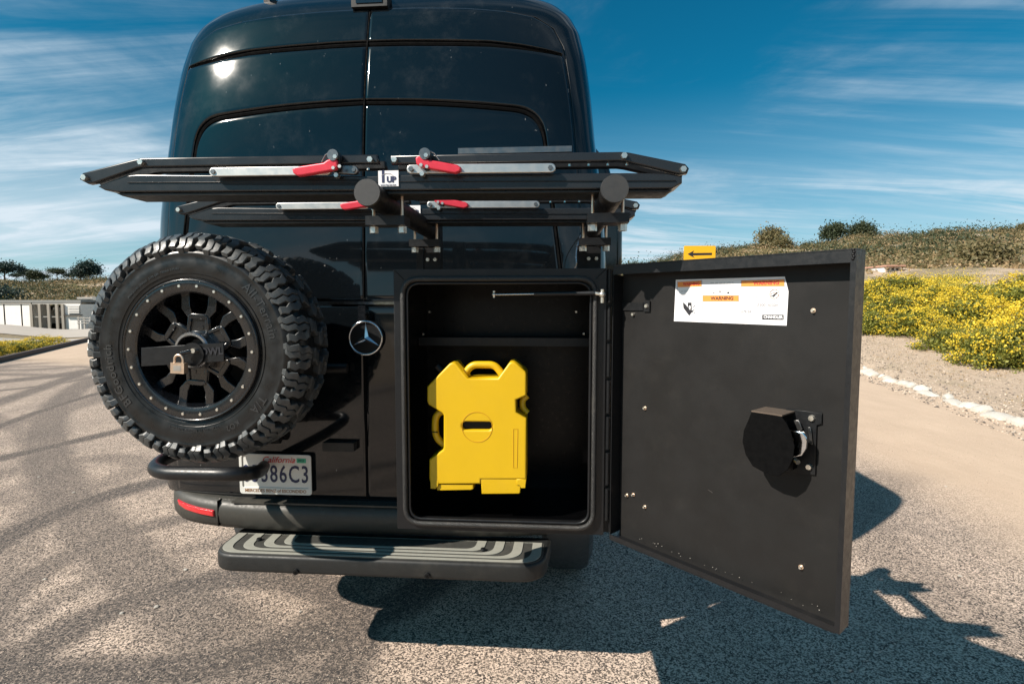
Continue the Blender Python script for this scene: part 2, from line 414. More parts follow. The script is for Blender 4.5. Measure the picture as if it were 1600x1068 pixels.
for pts, w_, soft, k in (([(0, 845), (150, 780), (330, 735)], .07, .16, .95), ([(0, 940), (150, 850), (330, 800)], .05, .14, .75), ([(10, 1050), (180, 950), (400, 900)], .07, .14, .9),
                         ([(0, 665), (70, 640), (150, 615)], .04, .12, .95), ([(0, 716), (90, 695), (190, 672)], .06, .14, .95), ([(85, 640), (80, 730), (125, 800)], .12, .20, .7),
                         ([(0, 628), (80, 600), (140, 578)], .08, .2, .8), ([(0, 596), (60, 590), (135, 580)], .16, .4, .8), ([(0, 780), (100, 720), (200, 740)], .06, .2, .5), ([(40, 585), (130, 590), (100, 640)], .10, .25, .6),
                         ([(1340, 800), (1430, 900), (1600, 1000)], .12, .2, .4), ([(0, 610), (60, 603), (140, 590)], .05, .1, .8), ([(0, 655), (60, 705), (60, 800)], .05, .15, .5), ([(0, 1000), (120, 920), (330, 850)], .03, .12, .5), ([(0, 573), (60, 577), (130, 570)], .1, .3, .6)):
    arc(*circ(*[G(*q) for q in pts]), w_, soft, k)
# two hairy tyre circles by the wheel
for q, rad in (((225, 745), .20), ((225, 745), .26), ((225, 745), .32)):
    g_ = G(*q); arc(g_.x, g_.y, rad, .010, .02, .35, .05)
col = b.mix(b.m_('MULTIPLY', b.m_('MULTIPLY', marks, skn), .85), col, (.045, .042, .042))
gx = b.m_('MULTIPLY', sx.outputs[1], -.15)
dustm = b.rng(b.m_('ADD', b.m_('ADD', sx.outputs[0], gx), b.m_('MULTIPLY', wob, 2.4)), 2.25, 3.6)
dustl = b.rng(b.m_('ADD', b.m_('MULTIPLY', sx.outputs[1], 1.0), b.m_('ADD', b.m_('MULTIPLY', sx.outputs[0], .45), b.m_('MULTIPLY', wob, 3))), 8.3, 9.6)
dcol = b.mix(b.m_('ADD', b.m_('MULTIPLY', b.noise(3, 6, .7, vec=b.mapv((1, .3, 1))), .7), b.m_('MULTIPLY', fine, .3)), (.38, .275, .195), (.70, .54, .40))
dm = b.m_('MAXIMUM', b.m_('MULTIPLY', dustm, .88), b.m_('MULTIPLY', dustl, .8))
col = b.mix(dm, col, dcol)
b.set(base=col, rough=.85, spec=.3)
ht = b.m_('ADD', b.m_('MULTIPLY', gs.outputs[0], .9), b.m_('ADD', fine, b.m_('MULTIPLY', b.noise(60, 3, .7), .8)))
b.bump(b.m_('MULTIPLY', ht, b.m_('SUBTRACT', 1.0, b.m_('MULTIPLY', dm, .8))), .75, .006)
MATS['asphalt'] = b.m
def onl(A, D, y): t = (y-A.y)/D.y; return (A.x+D.x*t, y)
lot = bpy.data.meshes.new('lot'); v_ = []
for y in np.linspace(-40, 24, 33):
    v_ += [(*onl(LA, LD, y), 0.0), (*onl(KA, KD, y), 0.0)]
v_ = [(v[0] if i % 2 or v[1] > -12 else min(v[0], -2-0*v[1]), v[1], 0) for i, v in enumerate(v_)]
lot.from_pydata(v_, [], [(2*i, 2*i+1, 2*i+3, 2*i+2) for i in range(32)]); struct('asphalt_lot', lot, 'asphalt')
# street in front of the sheds, left distance
def drape(x0, x1, y0, y1, nx, ny, up, skew=0.0):
    xs = np.linspace(x0, x1, nx); ys = np.linspace(y0, y1, ny); A, B = np.meshgrid(xs, ys, indexing='ij'); A = A+skew*(B-y0)
    return grid_mesh(np.stack([A, B, terr(A, B)+up], -1).reshape(-1, 3), nx, ny)
mat('street', (.36, .33, .30), .9, nsc=.5, var=.2)
mat('pavement', (.42, .37, .32), .9, nsc=.5, var=.1)
struct('street', drape(-90, -14, 31, 40, 60, 10, .03), 'street')
struct('pavement', drape(-90, -14, 43.5, 55, 60, 10, .05), 'pavement')

# left kerb
def ribbon(A, D, t0, t1, prof, n=60, jit=0):
    """extrude a (side, z) profile along a ground line"""
    N = Vector((D.y, -D.x)); V = []; n2_ = len(prof)
    for i in range(n):
        t = t0+(t1-t0)*i/(n-1)
        for s, z in prof: V.append((A.x+D.x*t+N.x*(s+random.uniform(-jit, jit)), A.y+D.y*t+N.y*(s+random.uniform(-jit, jit)), z))
    return grid_mesh(np.array(V), n, n2_, smooth=False)
kt = thing('kerb', 'low dark brown kerb along the flower bed on the left', 'kerb', van=False)
for i in range(12):
    part('kerb_segment', ribbon(LA, LD, -18+i*2.6, -18+i*2.6+2.585, [(-.02, -.08), (-.02, .11), (-.05, .135), (-.17, .135), (-.20, .11), (-.20, -.1)], 3), 'kerb_dark', kt)
# stone edging on the right
se = thing('stone_edging', 'row of rough pale stones edging the dirt track on the right', 'edging', van=False)
stones = []
for k in range(4):
    bm = bmesh.new(); bmesh.ops.create_icosphere(bm, subdivisions=2, radius=1)
    for v in bm.verts:
        v.co *= 1+.28*noise.noise(v.co*1.3+Vector((k*9, 3, 1))); v.co.z = v.co.z*.75 if v.co.z > 0 else v.co.z*.5
    stones.append(b2m(bm, 'stone', 32)); stones[-1].materials.append(MATS['kerb_stone'])
t = -4.0
while t < 34:
    L_ = random.choice([random.uniform(.10, .17), random.uniform(.16, .32)]); p = KA+KD*(t+L_); 
    M = Matrix.Translation((p.x+random.uniform(-.10, .10), p.y, -.005)) @ Matrix.Rotation(-math.atan2(KD.x, KD.y)+random.uniform(-.2, .2), 4, 'Z') @ Matrix.Diagonal((random.uniform(.08, .19), L_, random.uniform(.06, .15), 1))
    inst('stone', stones[random.randrange(4)], None, se, M); t += L_*2+random.uniform(-.02, .09)

# ---------------------------------------------------------------- vegetation helpers
def quads(C, size, flat=0.0, asp=.6):
    """leaf quads at centres C (n,3)"""
    n = len(C); a = np.random.normal(size=(n, 3)); a[:, 2] *= (1-flat); a /= np.linalg.norm(a, axis=1)[:, None]
    b_ = np.random.normal(size=(n, 3)); b_ -= a*(a*b_).sum(1)[:, None]; b_ /= np.linalg.norm(b_, axis=1)[:, None]
    s = size*np.random.uniform(.6, 1.3, (n, 1)); a = a*s; b_ = b_*s*asp
    V = np.stack([C-a, C-b_, C+a, C+b_], 1).reshape(-1, 3)
    me = bpy.data.meshes.new('q'); me.vertices.add(len(V)); me.vertices.foreach_set('co', V.ravel().astype(np.float32))
    me.loops.add(4*n); me.loops.foreach_set('vertex_index', np.arange(4*n, dtype=np.int32)); me.polygons.add(n)
    me.polygons.foreach_set('loop_start', np.arange(0, 4*n, 4, dtype=np.int32)); me.polygons.foreach_set('loop_total', np.full(n, 4, np.int32)); me.update(); return me
def clumps(n, per, rad, rx, ry, rz, z0, shell=.55):
    """leaf centres: n clumps in a dome"""
    d = np.random.normal(size=(n, 3)); d /= np.linalg.norm(d, axis=1)[:, None]; d[:, 2] = np.abs(d[:, 2])*1.0-.15
    rr_ = np.random.uniform(shell, 1, (n, 1)); c = d*rr_*np.array([rx, ry, rz]); c[:, 2] += z0
    q = np.random.normal(size=(n, per, 3))*rad*np.random.uniform(.6, 1.3, (n, 1, 1)); return (c[:, None]+q).reshape(-1, 3)
bush_me = []
for k in range(3):
    C = clumps((170, 130, 110)[k], 60, .085, .85, .85, .85, .10, .25); F = clumps((130, 60, 190)[k], 17, .052, .93, .93, .98, .14, .82); F[:, 2] += .04
    bm = bmesh.new()
    for i in range(9):
        a = i*.7; add_tube(bm, [(0, 0, 0), (math.cos(a)*.25, math.sin(a)*.25, .35), (math.cos(a)*.6, math.sin(a)*.6, .65)], [.018, .012, .005], 5)
    q1 = quads(C, .030); q2 = quads(F, .0185, asp=.9); q3 = b2m(bm, 'stem')
    q1.materials.append(MATS['leaf']); q2.materials.append(MATS['flower']); q3.materials.append(MATS['bark']); bush_me.append((q1, q2, q3))
def bush(x, y, w, h, label, k, name='flowering_bush', group='yellow flowering bushes beside the track'):
    z = float(terr(x, y))-.03
    o = thing(name, label, 'bush', (x, y, z), group, van=False); OFF[o] = Vector((0, 0, 0))
    S_ = Matrix.Diagonal((w, w, h, 1)) @ Matrix.Rotation(random.uniform(0, 6), 4, 'Z')
    for nm, me in zip(('foliage', 'flowers', 'stems'), bush_me[k % 3]): inst(nm, me, None, o, S_)['kind'] = 'stuff'
    return o
def at_ground(px, py):
    d = ray(px, py); t_ = 5.0
    while t_ < 400:
        p = Vector((0, 0, CH))+d*t_
        if p.z < float(terr(p.x, p.y)): return p
        t_ += .15+t_*.004
    return p
BL = [(1560, 572, 1.15, 1.15, 'large near bush thick with yellow flowers at the right edge of the frame'),
      (1480, 548, .95, .8, 'green bush sprinkled with yellow flowers just left of the largest bush'),
      (1640, 545, 1.4, 1.5, 'tall yellow flowering bush cut by the right frame edge, behind the largest bush'),
      (1425, 523, 1.3, .95, 'wide yellow flowering bush in the middle of the bushes behind the open door'),
      (1350, 520, 1.2, 1.0, 'yellow flowering bush half hidden by the edge of the open cabinet door'),
      (1510, 512, 1.6, 1.25, 'broad yellow bush in the second row above the largest bush'),
      (1600, 500, 1.9, 1.5, 'broad yellow bush in the second row at the right frame edge'),
      (1385, 500, 1.6, 1.3, 'bright yellow bush in the second row near the cabinet door edge'),
      (1450, 488, 1.9, 1.2, 'low yellow bush in the third row below the bare slope'),
      (1350, 480, 1.9, 1.3, 'pale yellow bush in the third row beside the cabinet door'),
      (1545, 478, 2.2, 1.3, 'low yellow bush in the third row left of the right frame edge'),
      (1630, 470, 2.4, 1.6, 'yellow bush farthest right in the third row, cut by the frame'),
      (1400, 462, 2.2, 1.3, 'small looking far yellow bush just under the bare pink slope')]
for i, (px, py, w, h, lb) in enumerate(BL):
    p = at_ground(px, py); bush(p.x, p.y, w, h, lb, i)
# flower bed on the left, behind the kerb
for i, (t, s, w, h, lb) in enumerate([(-1.2, .9, .7, .55, 'low yellow flowering bush behind the kerb at the left frame edge'), (.6, .95, .8, .5, 'second low flowering bush behind the left kerb'),
        (2.4, 1.0, .8, .55, 'third low yellow bush behind the left kerb, under the white container'), (4.3, 1.0, .9, .45, 'low flowering bush behind the left kerb below the open shed'),
        (6.2, 1.1, .9, .5, 'low yellow bush behind the left kerb, next to the spare tyre'), (8.3, 1.2, 1.0, .6, 'farthest yellow bush behind the left kerb, peeping past the spare tyre')]):
    p = LA+LD*t-Vector((LD.y, -LD.x))*s; bush(p.x, p.y, w, h, lb, i, group='low flowering bushes behind the left kerb')
# ground cover in the bed and on the right slope; scrub on the hills
def scatter(name, n, phr, rrg, per, rad, size, m, hgt, keep=None, kind='stuff', flat=0):
    ph = np.radians(np.random.uniform(*phr, n)); r = np.sqrt(np.random.uniform(rrg[0]**2, rrg[1]**2, n)); x = r*np.sin(ph); y = r*np.cos(ph)
    if keep is not None: k_ = keep(x, y); x, y, r = x[k_], y[k_], r[k_]
    n = len(x); sc_f = np.random.uniform(.5, 1.6, (n, 1, 1)); q = np.random.normal(size=(n, per, 3))*np.array([rad, rad, hgt])*sc_f
    q[:, :, 2] = np.abs(q[:, :, 2]); C = np.stack([x, y, terr(x, y)], -1)[:, None]+q
    struct(name, quads(C.reshape(-1, 3), size), m, kind)
def patch_keep(f, th, dmin=2.0):
    def k(x, y):
        v = np.sin(x*f+1.3)*np.sin(y*f*.8+.4)+.5*np.sin(x*f*2.3-y*f*1.7); return (v > th) & (rdist(x, y) > dmin)
    return k
scatter('low_plants', 5200, (24, 52), (17, 50), 26, .32, .040, 'leaf', .17, patch_keep(.31, .22, 3.5))
scatter('yellow_flowers', 4200, (24, 52), (17, 50), 18, .40, .036, 'flower', .26, patch_keep(.31, -.05, 3.5))
scatter('dry_grass', 1500, (24, 54), (9, 30), 9, .16, .016, 'leaf_dry', .05, lambda x, y: rdist(x, y) > .6)
scatter('hill_scrub', 15000, (-50, 50), (62, 175), 16, .9, .17, 'leaf_olive', .38, lambda x, y: ((x > 0) | (np.hypot(x, y) > 86)) & (np.sin(x*.13+1)*np.sin(y*.09)+.5*np.sin(x*.31-y*.22) > -.25))
scatter('hill_brush', 2600, (-50, 50), (80, 172), 60, 1.7, .17, 'leaf_dark', .6, lambda x, y: ((x > 0) | (np.hypot(x, y) > 88)) & (np.sin(x*.12+2)*np.sin(y*.10+.7)+.6*np.sin(x*.33+y*.2) > -.1))
farl = lambda x, y: (x > 0) | (np.hypot(x, y) > 86)
scatter('dry_scrub', 9000, (-50, 50), (58, 175), 14, .8, .16, 'leaf_dry', .28, farl)

tree_me = {}
def make_tree(kind, leafm, seed):
    np.random.seed(seed); random.seed(seed)
    if kind == 'round': C = clumps(60, 60, .16, .62, .62, .62, .48, .35); top = .75
    elif kind == 'flat': C = clumps(45, 55, .13, .9, .9, .22, .80, .2); top = .85
    elif kind == 'tall': C = clumps(60, 60, .13, .36, .36, .85, .30, .3); top = .9
    else: C = clumps(55, 60, .17, .8, .8, .55, .22, .3); top = .5
    bm = bmesh.new(); add_tube(bm, [(0, 0, -.1), (.02, .01, top*.5), (0, .02, top)], [.045, .032, .012], 8)
    for i in range(7):
        a = i*.95; z0 = top*(.4+.08*i); add_tube(bm, [(0.01, .01, z0), (math.cos(a)*.2, math.sin(a)*.2, z0+.14), (math.cos(a)*.38, math.sin(a)*.38, z0+.22)], [.018, .012, .005], 5)
    q = quads(C, .055); q.materials.append(MATS[leafm]); tr = b2m(bm, 'trunk'); tr.materials.append(MATS['bark']); tree_me[kind, leafm] = (q, tr)
for kk, lm, sdd in (('round', 'leaf_dark', 3), ('round', 'leaf_olive', 4), ('flat', 'leaf_blue', 5), ('tall', 'leaf_dark', 6), ('low', 'leaf_olive', 7), ('low', 'leaf_dark', 8), ('round', 'leaf_blue', 9), ('low', 'leaf_dry', 10), ('low', 'leaf_blue', 12), ('flat', 'leaf_dark', 13)): make_tree(kk, lm, sdd)
np.random.seed(11); random.seed(11)
def tree(px, r, size, kind, lm, label, name='tree', grp='trees along the skyline'):
    ph = math.atan((px-800)/FP); x = r*math.sin(ph); y = r*math.cos(ph); z = float(terr(x, y))-.1
    o = thing(name, label, 'tree' if name.endswith('tree') else 'bush', (x, y, z), grp, van=False); OFF[o] = Vector((0, 0, 0))
    S_ = Matrix.Diagonal((size, size, size, 1)) @ Matrix.Rotation(random.uniform(0, 6), 4, 'Z')
    for nm, me in zip(('crown', 'trunk'), tree_me[kind, lm]):
        q_ = inst(nm, me, None, o, S_)
        if nm == 'crown': q_['kind'] = 'stuff'
gR = 'trees and tall shrubs on the right skyline'; gL = 'trees on the left hill skyline'
tree(1295, 148, 4.4, 'round', 'leaf_dark', 'roundest dark tree on the right skyline above the cabinet door edge', grp=gR)
tree(1338, 148, 3.9, 'low', 'leaf_dark', 'wide dark tree on the right skyline, just right of the roundest one', 'low_tree', gR)
tree(1200, 135, 4.8, 'round', 'leaf_olive', 'olive tree on the right skyline between the arrow sign and the dark trees', grp=gR)
tree(1218, 130, 3.0, 'low', 'leaf_olive', 'lower olive shrub touching the olive skyline tree', 'skyline_shrub', gR)
tree(1255, 145, 2.0, 'low', 'leaf_olive', 'small green shrub between the olive tree and the round dark tree', 'skyline_shrub', gR)
tree(1040, 60, 2.3, 'low', 'leaf_dry', 'dry brown shrub left of the yellow arrow sign', 'dry_shrub', gR)
tree(1005, 62, 1.9, 'low', 'leaf_dry', 'small dry shrub close to the van side, left of the arrow sign', 'dry_shrub', gR)
tree(990, 100, 3.2, 'low', 'leaf_dark', 'dark shrub beside the van above the cabinet top', 'skyline_shrub', gR)
tree(1135, 120, 2.0, 'low', 'leaf_olive', 'low olive shrub right beside the arrow sign', 'skyline_shrub', gR)
tree(1455, 150, 2.0, 'low', 'leaf_olive', 'small shrub on the crest right of the dark trees', 'skyline_shrub', gR)
tree(1560, 150, 2.2, 'low', 'leaf_dark', 'dark shrub on the crest near the right frame edge', 'skyline_shrub', gR)
tree(1590, 148, 2.4, 'round', 'leaf_olive', 'last tree on the crest at the right frame edge', grp=gR)
tree(1530, 70, 3.2, 'low', 'leaf_olive', 'yellow green shrub halfway up the right slope', 'slope_shrub', gR)
tree(12, 165, 4.2, 'flat', 'leaf_blue', 'wide flat-topped tree at the left frame edge', 'flat_tree', gL)
tree(-4, 120, 4, 'low', 'leaf_blue', 'dark bluish tree mass cut by the left frame edge', 'low_tree', gL)
tree(30, 185, 1.6, 'flat', 'leaf_blue', 'small flat tree right of the wide flat-topped tree', 'flat_tree', gL)
tree(50, 180, 2.6, 'flat', 'leaf_dark', 'leaning flat tree above the white container', 'flat_tree', gL)
tree(60, 180, 2.8, 'round', 'leaf_dark', 'round dark tree beside the leaning flat tree', grp=gL)
tree(73, 182, 1.8, 'flat', 'leaf_dark', 'small umbrella shaped tree in the middle of the left skyline', 'umbrella_tree', gL)
tree(94, 182, 2.8, 'flat', 'leaf_dark', 'larger umbrella shaped tree standing alone on the left skyline', 'umbrella_tree', gL)
tree(115, 185, 2.0, 'flat', 'leaf_blue', 'faint small tree left of the dark tree pair by the tyre', 'flat_tree', gL)
tree(129, 176, 3.2, 'round', 'leaf_blue', 'left one of the dark tree pair next to the spare tyre', grp=gL)
tree(143, 176, 4.4, 'round', 'leaf_blue', 'tallest dark tree on the left skyline, next to the spare tyre', grp=gL)
tree(78, 85, 2, 'low', 'leaf_dry', 'brown shrub directly above the shed roof', 'dry_shrub', gL)
tree(8, 90, 2.4, 'low', 'leaf_dark', 'dark shrub behind the white container at the left edge', 'dark_shrub', gL)
# the tree line behind the camera, mirrored in the paint: one far mass
Cs = []
for i, (ph, r, s_) in enumerate([(-172, 60, 9), (-160, 75, 8), (-150, 52, 7), (172, 66, 8), (160, 80, 11), (150, 62, 7), (-138, 80, 9), (140, 90, 12), (-179, 90, 12)]):
    x = r*math.sin(R(ph)); y = r*math.cos(R(ph)); Cs.append(clumps(50, 50, .16, .62, .62, .62, .30, .35)*s_*np.array([1.2, 1.2, .8])+np.array([x, y, float(terr(x, y))]))
struct('tree_line', quads(np.concatenate(Cs), .45), 'leaf_dark', 'stuff')

# ---------------------------------------------------------------- left distant yard
YB = 58.0
def wallbox(px0, px1, py0, py1, y, dep, bev=.02):
    a = P(px0, py1, y); c = P(px1, py0, y); return boxm((a.x, y, a.z), (c.x, y+dep, c.z), bev)
zb = float(terr(-40, YB))
ct = thing('container', 'long white container standing left of the open shed', 'container', (P(10, 500, YB).x, YB, zb), van=False)
for k, (a, c) in enumerate([(-40, -17), (-16.6, 7), (7.4, 34), (34.4, 46)]): part('panel', wallbox(a, c, 475, 514, YB, 2.4), 'wall_white', ct)
part('roof', wallbox(-42, 48, 472.6, 474.8, YB-.1, 2.6), 'wall_grey', ct)
sh = thing('open_shed', 'open shed with a flat grey roof beside the white container', 'shed', (P(80, 500, YB).x, YB, zb), van=False)
part('roof', wallbox(-45, 126, 468.5, 472.2, YB-.15, 6.5), 'roof_grey', sh); part('fascia', wallbox(50, 126, 472.4, 475, YB-.1, .1), 'wall_grey', sh)
for a in (48, 61, 75, 88, 97): part('post', wallbox(a, a+1.6, 475, 514, YB-.4, .16), 'wood_grey', sh)
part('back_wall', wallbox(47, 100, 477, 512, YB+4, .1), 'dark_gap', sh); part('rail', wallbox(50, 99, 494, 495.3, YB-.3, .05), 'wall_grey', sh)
for i, (a, y0) in enumerate([(52, 483), (56, 486), (66, 480), (70, 488), (79, 484), (84, 480), (91, 487)]): part('stored_crate', wallbox(a, a+4, y0, 505, YB+1.5+.2*i, .6), ['wall_grey', 'wood_grey', 'wall_white'][i % 3], sh)
wb = thing('storage_building', 'small white building with a slatted window right of the open shed', 'building', (P(112, 500, YB).x, YB, zb), van=False)
part('wall', wallbox(99, 125, 475, 514, YB-.2, 3), 'wall_white', wb); part('window', wallbox(106, 124, 477, 490, YB-.32, .1), 'wall_grey', wb)
for k in range(5): part('slat', wallbox(106.5, 123.5, 478+k*2.4, 479.3+k*2.4, YB-.40, .06), 'wall_white', wb)
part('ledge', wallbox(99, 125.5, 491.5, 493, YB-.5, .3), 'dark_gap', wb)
gb = thing('white_hall', 'white hall with a dark sloping roof edge behind the spare tyre', 'building', (P(160, 500, YB).x, YB, zb), van=False)
part('wall', wallbox(128, 230, 467, 514, YB+3, 6), 'wall_white', gb)
bm = bmesh.new(); a = P(119, 462, YB+2); c = P(133, 493, YB+2); 
me = slab([[(P(120, 463, YB).x, P(120, 463, YB).z), (P(126, 463, YB).x, P(120, 463, YB).z), (P(137, 494, YB).x, P(137, 494, YB).z), (P(128, 494, YB).x, P(137, 494, YB).z)]], .5); me.transform(Matrix(((1, 0, 0, 0), (0, 0, -1, YB+2.6), (0, 1, 0, 0), (0, 0, 0, 1))))
part('roof_slope', me, 'roof_grey', gb); part('roof', wallbox(120, 232, 464, 466.8, YB+2.7, 7), 'wall_grey', gb)
fz = thing('yard_fence', 'low pale rail fence in front of the white hall', 'fence', (P(130, 514, YB-3).x, YB-3, zb), van=False)
for k in range(9): part('post', wallbox(122+k*9, 123+k*9, 495, 514, YB-3, .1, .01), 'wall_grey', fz)
for q in (496, 500, 504): part('rail', wallbox(120, 200, q, q+1.1, YB-3.05, .05, .01), 'wall_grey', fz)
# pink house far on the right
hp = at_ground(1395, 424); hy = hp.y
hs = thing('hillside_house', 'small far pink house low on the right hillside', 'house', tuple(hp), van=False); OFF[hs] = Vector(hp)
k_ = hy/FP
part('wall', boxm((hp.x-14*k_, hy, hp.z-1), (hp.x+12*k_, hy+6, hp.z+7*k_), .02), 'wall_white', hs)
rf = part('roof', boxm((hp.x-16*k_, hy-.5, hp.z+7.2*k_), (hp.x+14*k_, hy+6.5, hp.z+9.5*k_), .05), 'roof_tile', hs)
for q in (-9, -2, 5): part('window', boxm((hp.x+q*k_, hy-.05, hp.z+2.2*k_), (hp.x+(q+3)*k_, hy+.1, hp.z+5*k_), 0), 'dark_gap', hs)

# ---------------------------------------------------------------- arrow sign
SY = 20.5
sg = thing('arrow_sign', 'yellow road sign with a black arrow pointing left behind the open door', 'sign', (P(1093, 400, SY).x, SY, 0), van=False)
a = P(1068, 407, SY); c = P(1118, 384, SY)
board = slab([rnd([(a.x, a.z), (c.x, a.z), (c.x, c.z), (a.x, c.z)], .04)], .02, .002); TM = Matrix(((1, 0, 0, 0), (0, 0, -1, SY), (0, 1, 0, 0), (0, 0, 0, 1))); board.transform(TM); part('board', board, 'sign_yellow', sg)
def q2(px, py): p = P(px, py, SY); return (p.x, p.z)
ar = slab([[q2(1074, 397), q2(1084, 391.5), q2(1082, 395.4), q2(1112, 395), q2(1112, 398.3), q2(1082, 398.9), q2(1085, 403)]], .004); TM2 = TM.copy(); TM2[1][3] = SY-.022; ar.transform(TM2); part('arrow', ar, 'ink', sg)
for px in (1080, 1106): x_ = P(px, 400, SY).x; part('post', boxm((x_-.04, SY+.003, -.2), (x_+.04, SY+.08, c.z-.05), .005), 'wood_grey', sg)

# ================================================================ VAN
van = thing('van', 'black high-roof camper van seen from behind under the racks and open cabinet', 'van', (0, 2.5, 0), s=1.078)
ZL = [.50, .62, .80, 1.10, 1.45, 1.80, 2.09, 2.28, 2.44, 2.56, 2.63, 2.685, 2.73, 2.762, 2.785]
WL = [.93, .985, 1.0, 1.0, .99, .970, .932, .915, .896, .870, .838, .795, .720, .520, .02]
def hw(z): return float(np.interp(z, ZL, WL))
def lean(z): return .045*max(0, z-1.40)+.17*max(0, z-1.9)**2+2.0*max(0, z-2.58)**2
D0 = .25
def S(x, z):
    w = hw(z); q = min(abs(x/w), .9999)
    return lean(z)+D0*(1-(1-q**4)**.25)
# body shell: superellipse plan curves stacked, sides running forward
V = []; nz = 0
zs = sorted(set(list(np.linspace(.605, 2.5, 43))+list(np.linspace(2.5, 2.72, 22))+[2.735, 2.748, 2.76, 2.77, 2.778, 2.785]))
plan = []
for i in range(41):
    a = -PI/2+PI*i/40; plan.append((math.copysign(abs(math.sin(a))**.5, a), 1-abs(math.cos(a))**.5))
for z in zs:
    w = hw(z); y0 = lean(z); row = []
    fr = 5.6-max(0, z-1.5)*.9
    for k in range(10, 0, -1): row.append((-w-.03*(k/10), y0+D0+(fr-y0-D0)*k/10, z))
    for xx, yy in plan: row.append((w*xx, y0+D0*yy, z))
    for k in range(1, 11): row.append((w+.03*(k/10), y0+D0+(fr-y0-D0)*k/10, z))
    V += row; nz += 1
me = grid_mesh(np.array(V), nz, len(V)//nz)
part('body', me, 'van_paint', van)
part('underbody', boxm((-.86, .75, .40), (.86, 5.2, .58), .02), 'inner', van)
part('nose', boxm((-.95, 5.0, .45), (.95, 6.3, 1.5), .25, seg=4), 'van_paint', van)

def resample(pts, n):
    pts = [Vector((p[0], p[1])) for p in pts]; L = [0]
    for a, c in zip(pts, pts[1:]): L.append(L[-1]+(c-a).length)
    out = []
    for i in range(n):
        s = L[-1]*i/(n-1); k = min(np.searchsorted(L, s, side='right')-1, len(pts)-2); f = (s-L[k])/max(1e-9, L[k+1]-L[k]); out.append(pts[k].lerp(pts[k+1], f))
    return out, L[-1]
def skin(A, B, proud, nu=90, nv=26, ca=.006, cb=.006, ce=.003, yoff=None):
    """panel between the outlines A and B lying `proud` in front of the body surface, edges rolled in over ca / cb / ce metres"""
    yoff = yoff or S
    a, la = resample(A, nu); b_, lb = resample(B, nu); wid = sum((p-q).length for p, q in zip(a, b_))/nu
    vv = [0, ca*.25/wid, ca*.6/wid, ca/wid]+list(np.linspace(ca/wid, 1-cb/wid, nv)[1:-1])+[1-cb/wid, 1-cb*.6/wid, 1-cb*.25/wid, 1]
    hh = [-.006, proud*.55, proud*.9, proud]+[proud]*(nv-2)+[proud, proud*.9, proud*.55, -.006]
    m_ = (la+lb)/2; uu = [0, ce*.3/m_, ce/m_]+list(np.linspace(ce/m_, 1-ce/m_, nu-4)[1:-1])+[1-ce/m_, 1-ce*.3/m_, 1]
    hu = [-.006, proud*.7, proud]+[proud]*(len(uu)-6)+[proud, proud*.7, -.006]
    a, _ = resample_at(A, uu); b_, _ = resample_at(B, uu); V = []
    for i, u in enumerate(uu):
        for j, v in enumerate(vv):
            p = a[i].lerp(b_[i], v); V.append((p.x, yoff(p.x, p.y)-min(hh[j], hu[i]), p.y))
    me = grid_mesh(np.array(V), len(uu), len(vv)); bm = bmesh.new(); bm.from_mesh(me); bmesh.ops.recalc_face_normals(bm, faces=bm.faces)
    if sum(f.normal.y for f in bm.faces) > 0: bmesh.ops.reverse_faces(bm, faces=bm.faces)
    bm.to_mesh(me); bm.free(); return me
def resample_at(pts, us):
    pts = [Vector((p[0], p[1])) for p in pts]; L = [0]
    for a, c in zip(pts, pts[1:]): L.append(L[-1]+(c-a).length)
    out = []
    for u in us:
        s = L[-1]*u; k = int(min(np.searchsorted(L, s, side='right')-1, len(pts)-2)); k = max(k, 0); f = (s-L[k])/max(1e-9, L[k+1]-L[k]); out.append(pts[k].lerp(pts[k+1], min(max(f, 0), 1)))
    return out, L[-1]
def resample_l(p_, n): return [(v.x, v.y) for v in resample(p_, n)[0]]
GAP = .0028
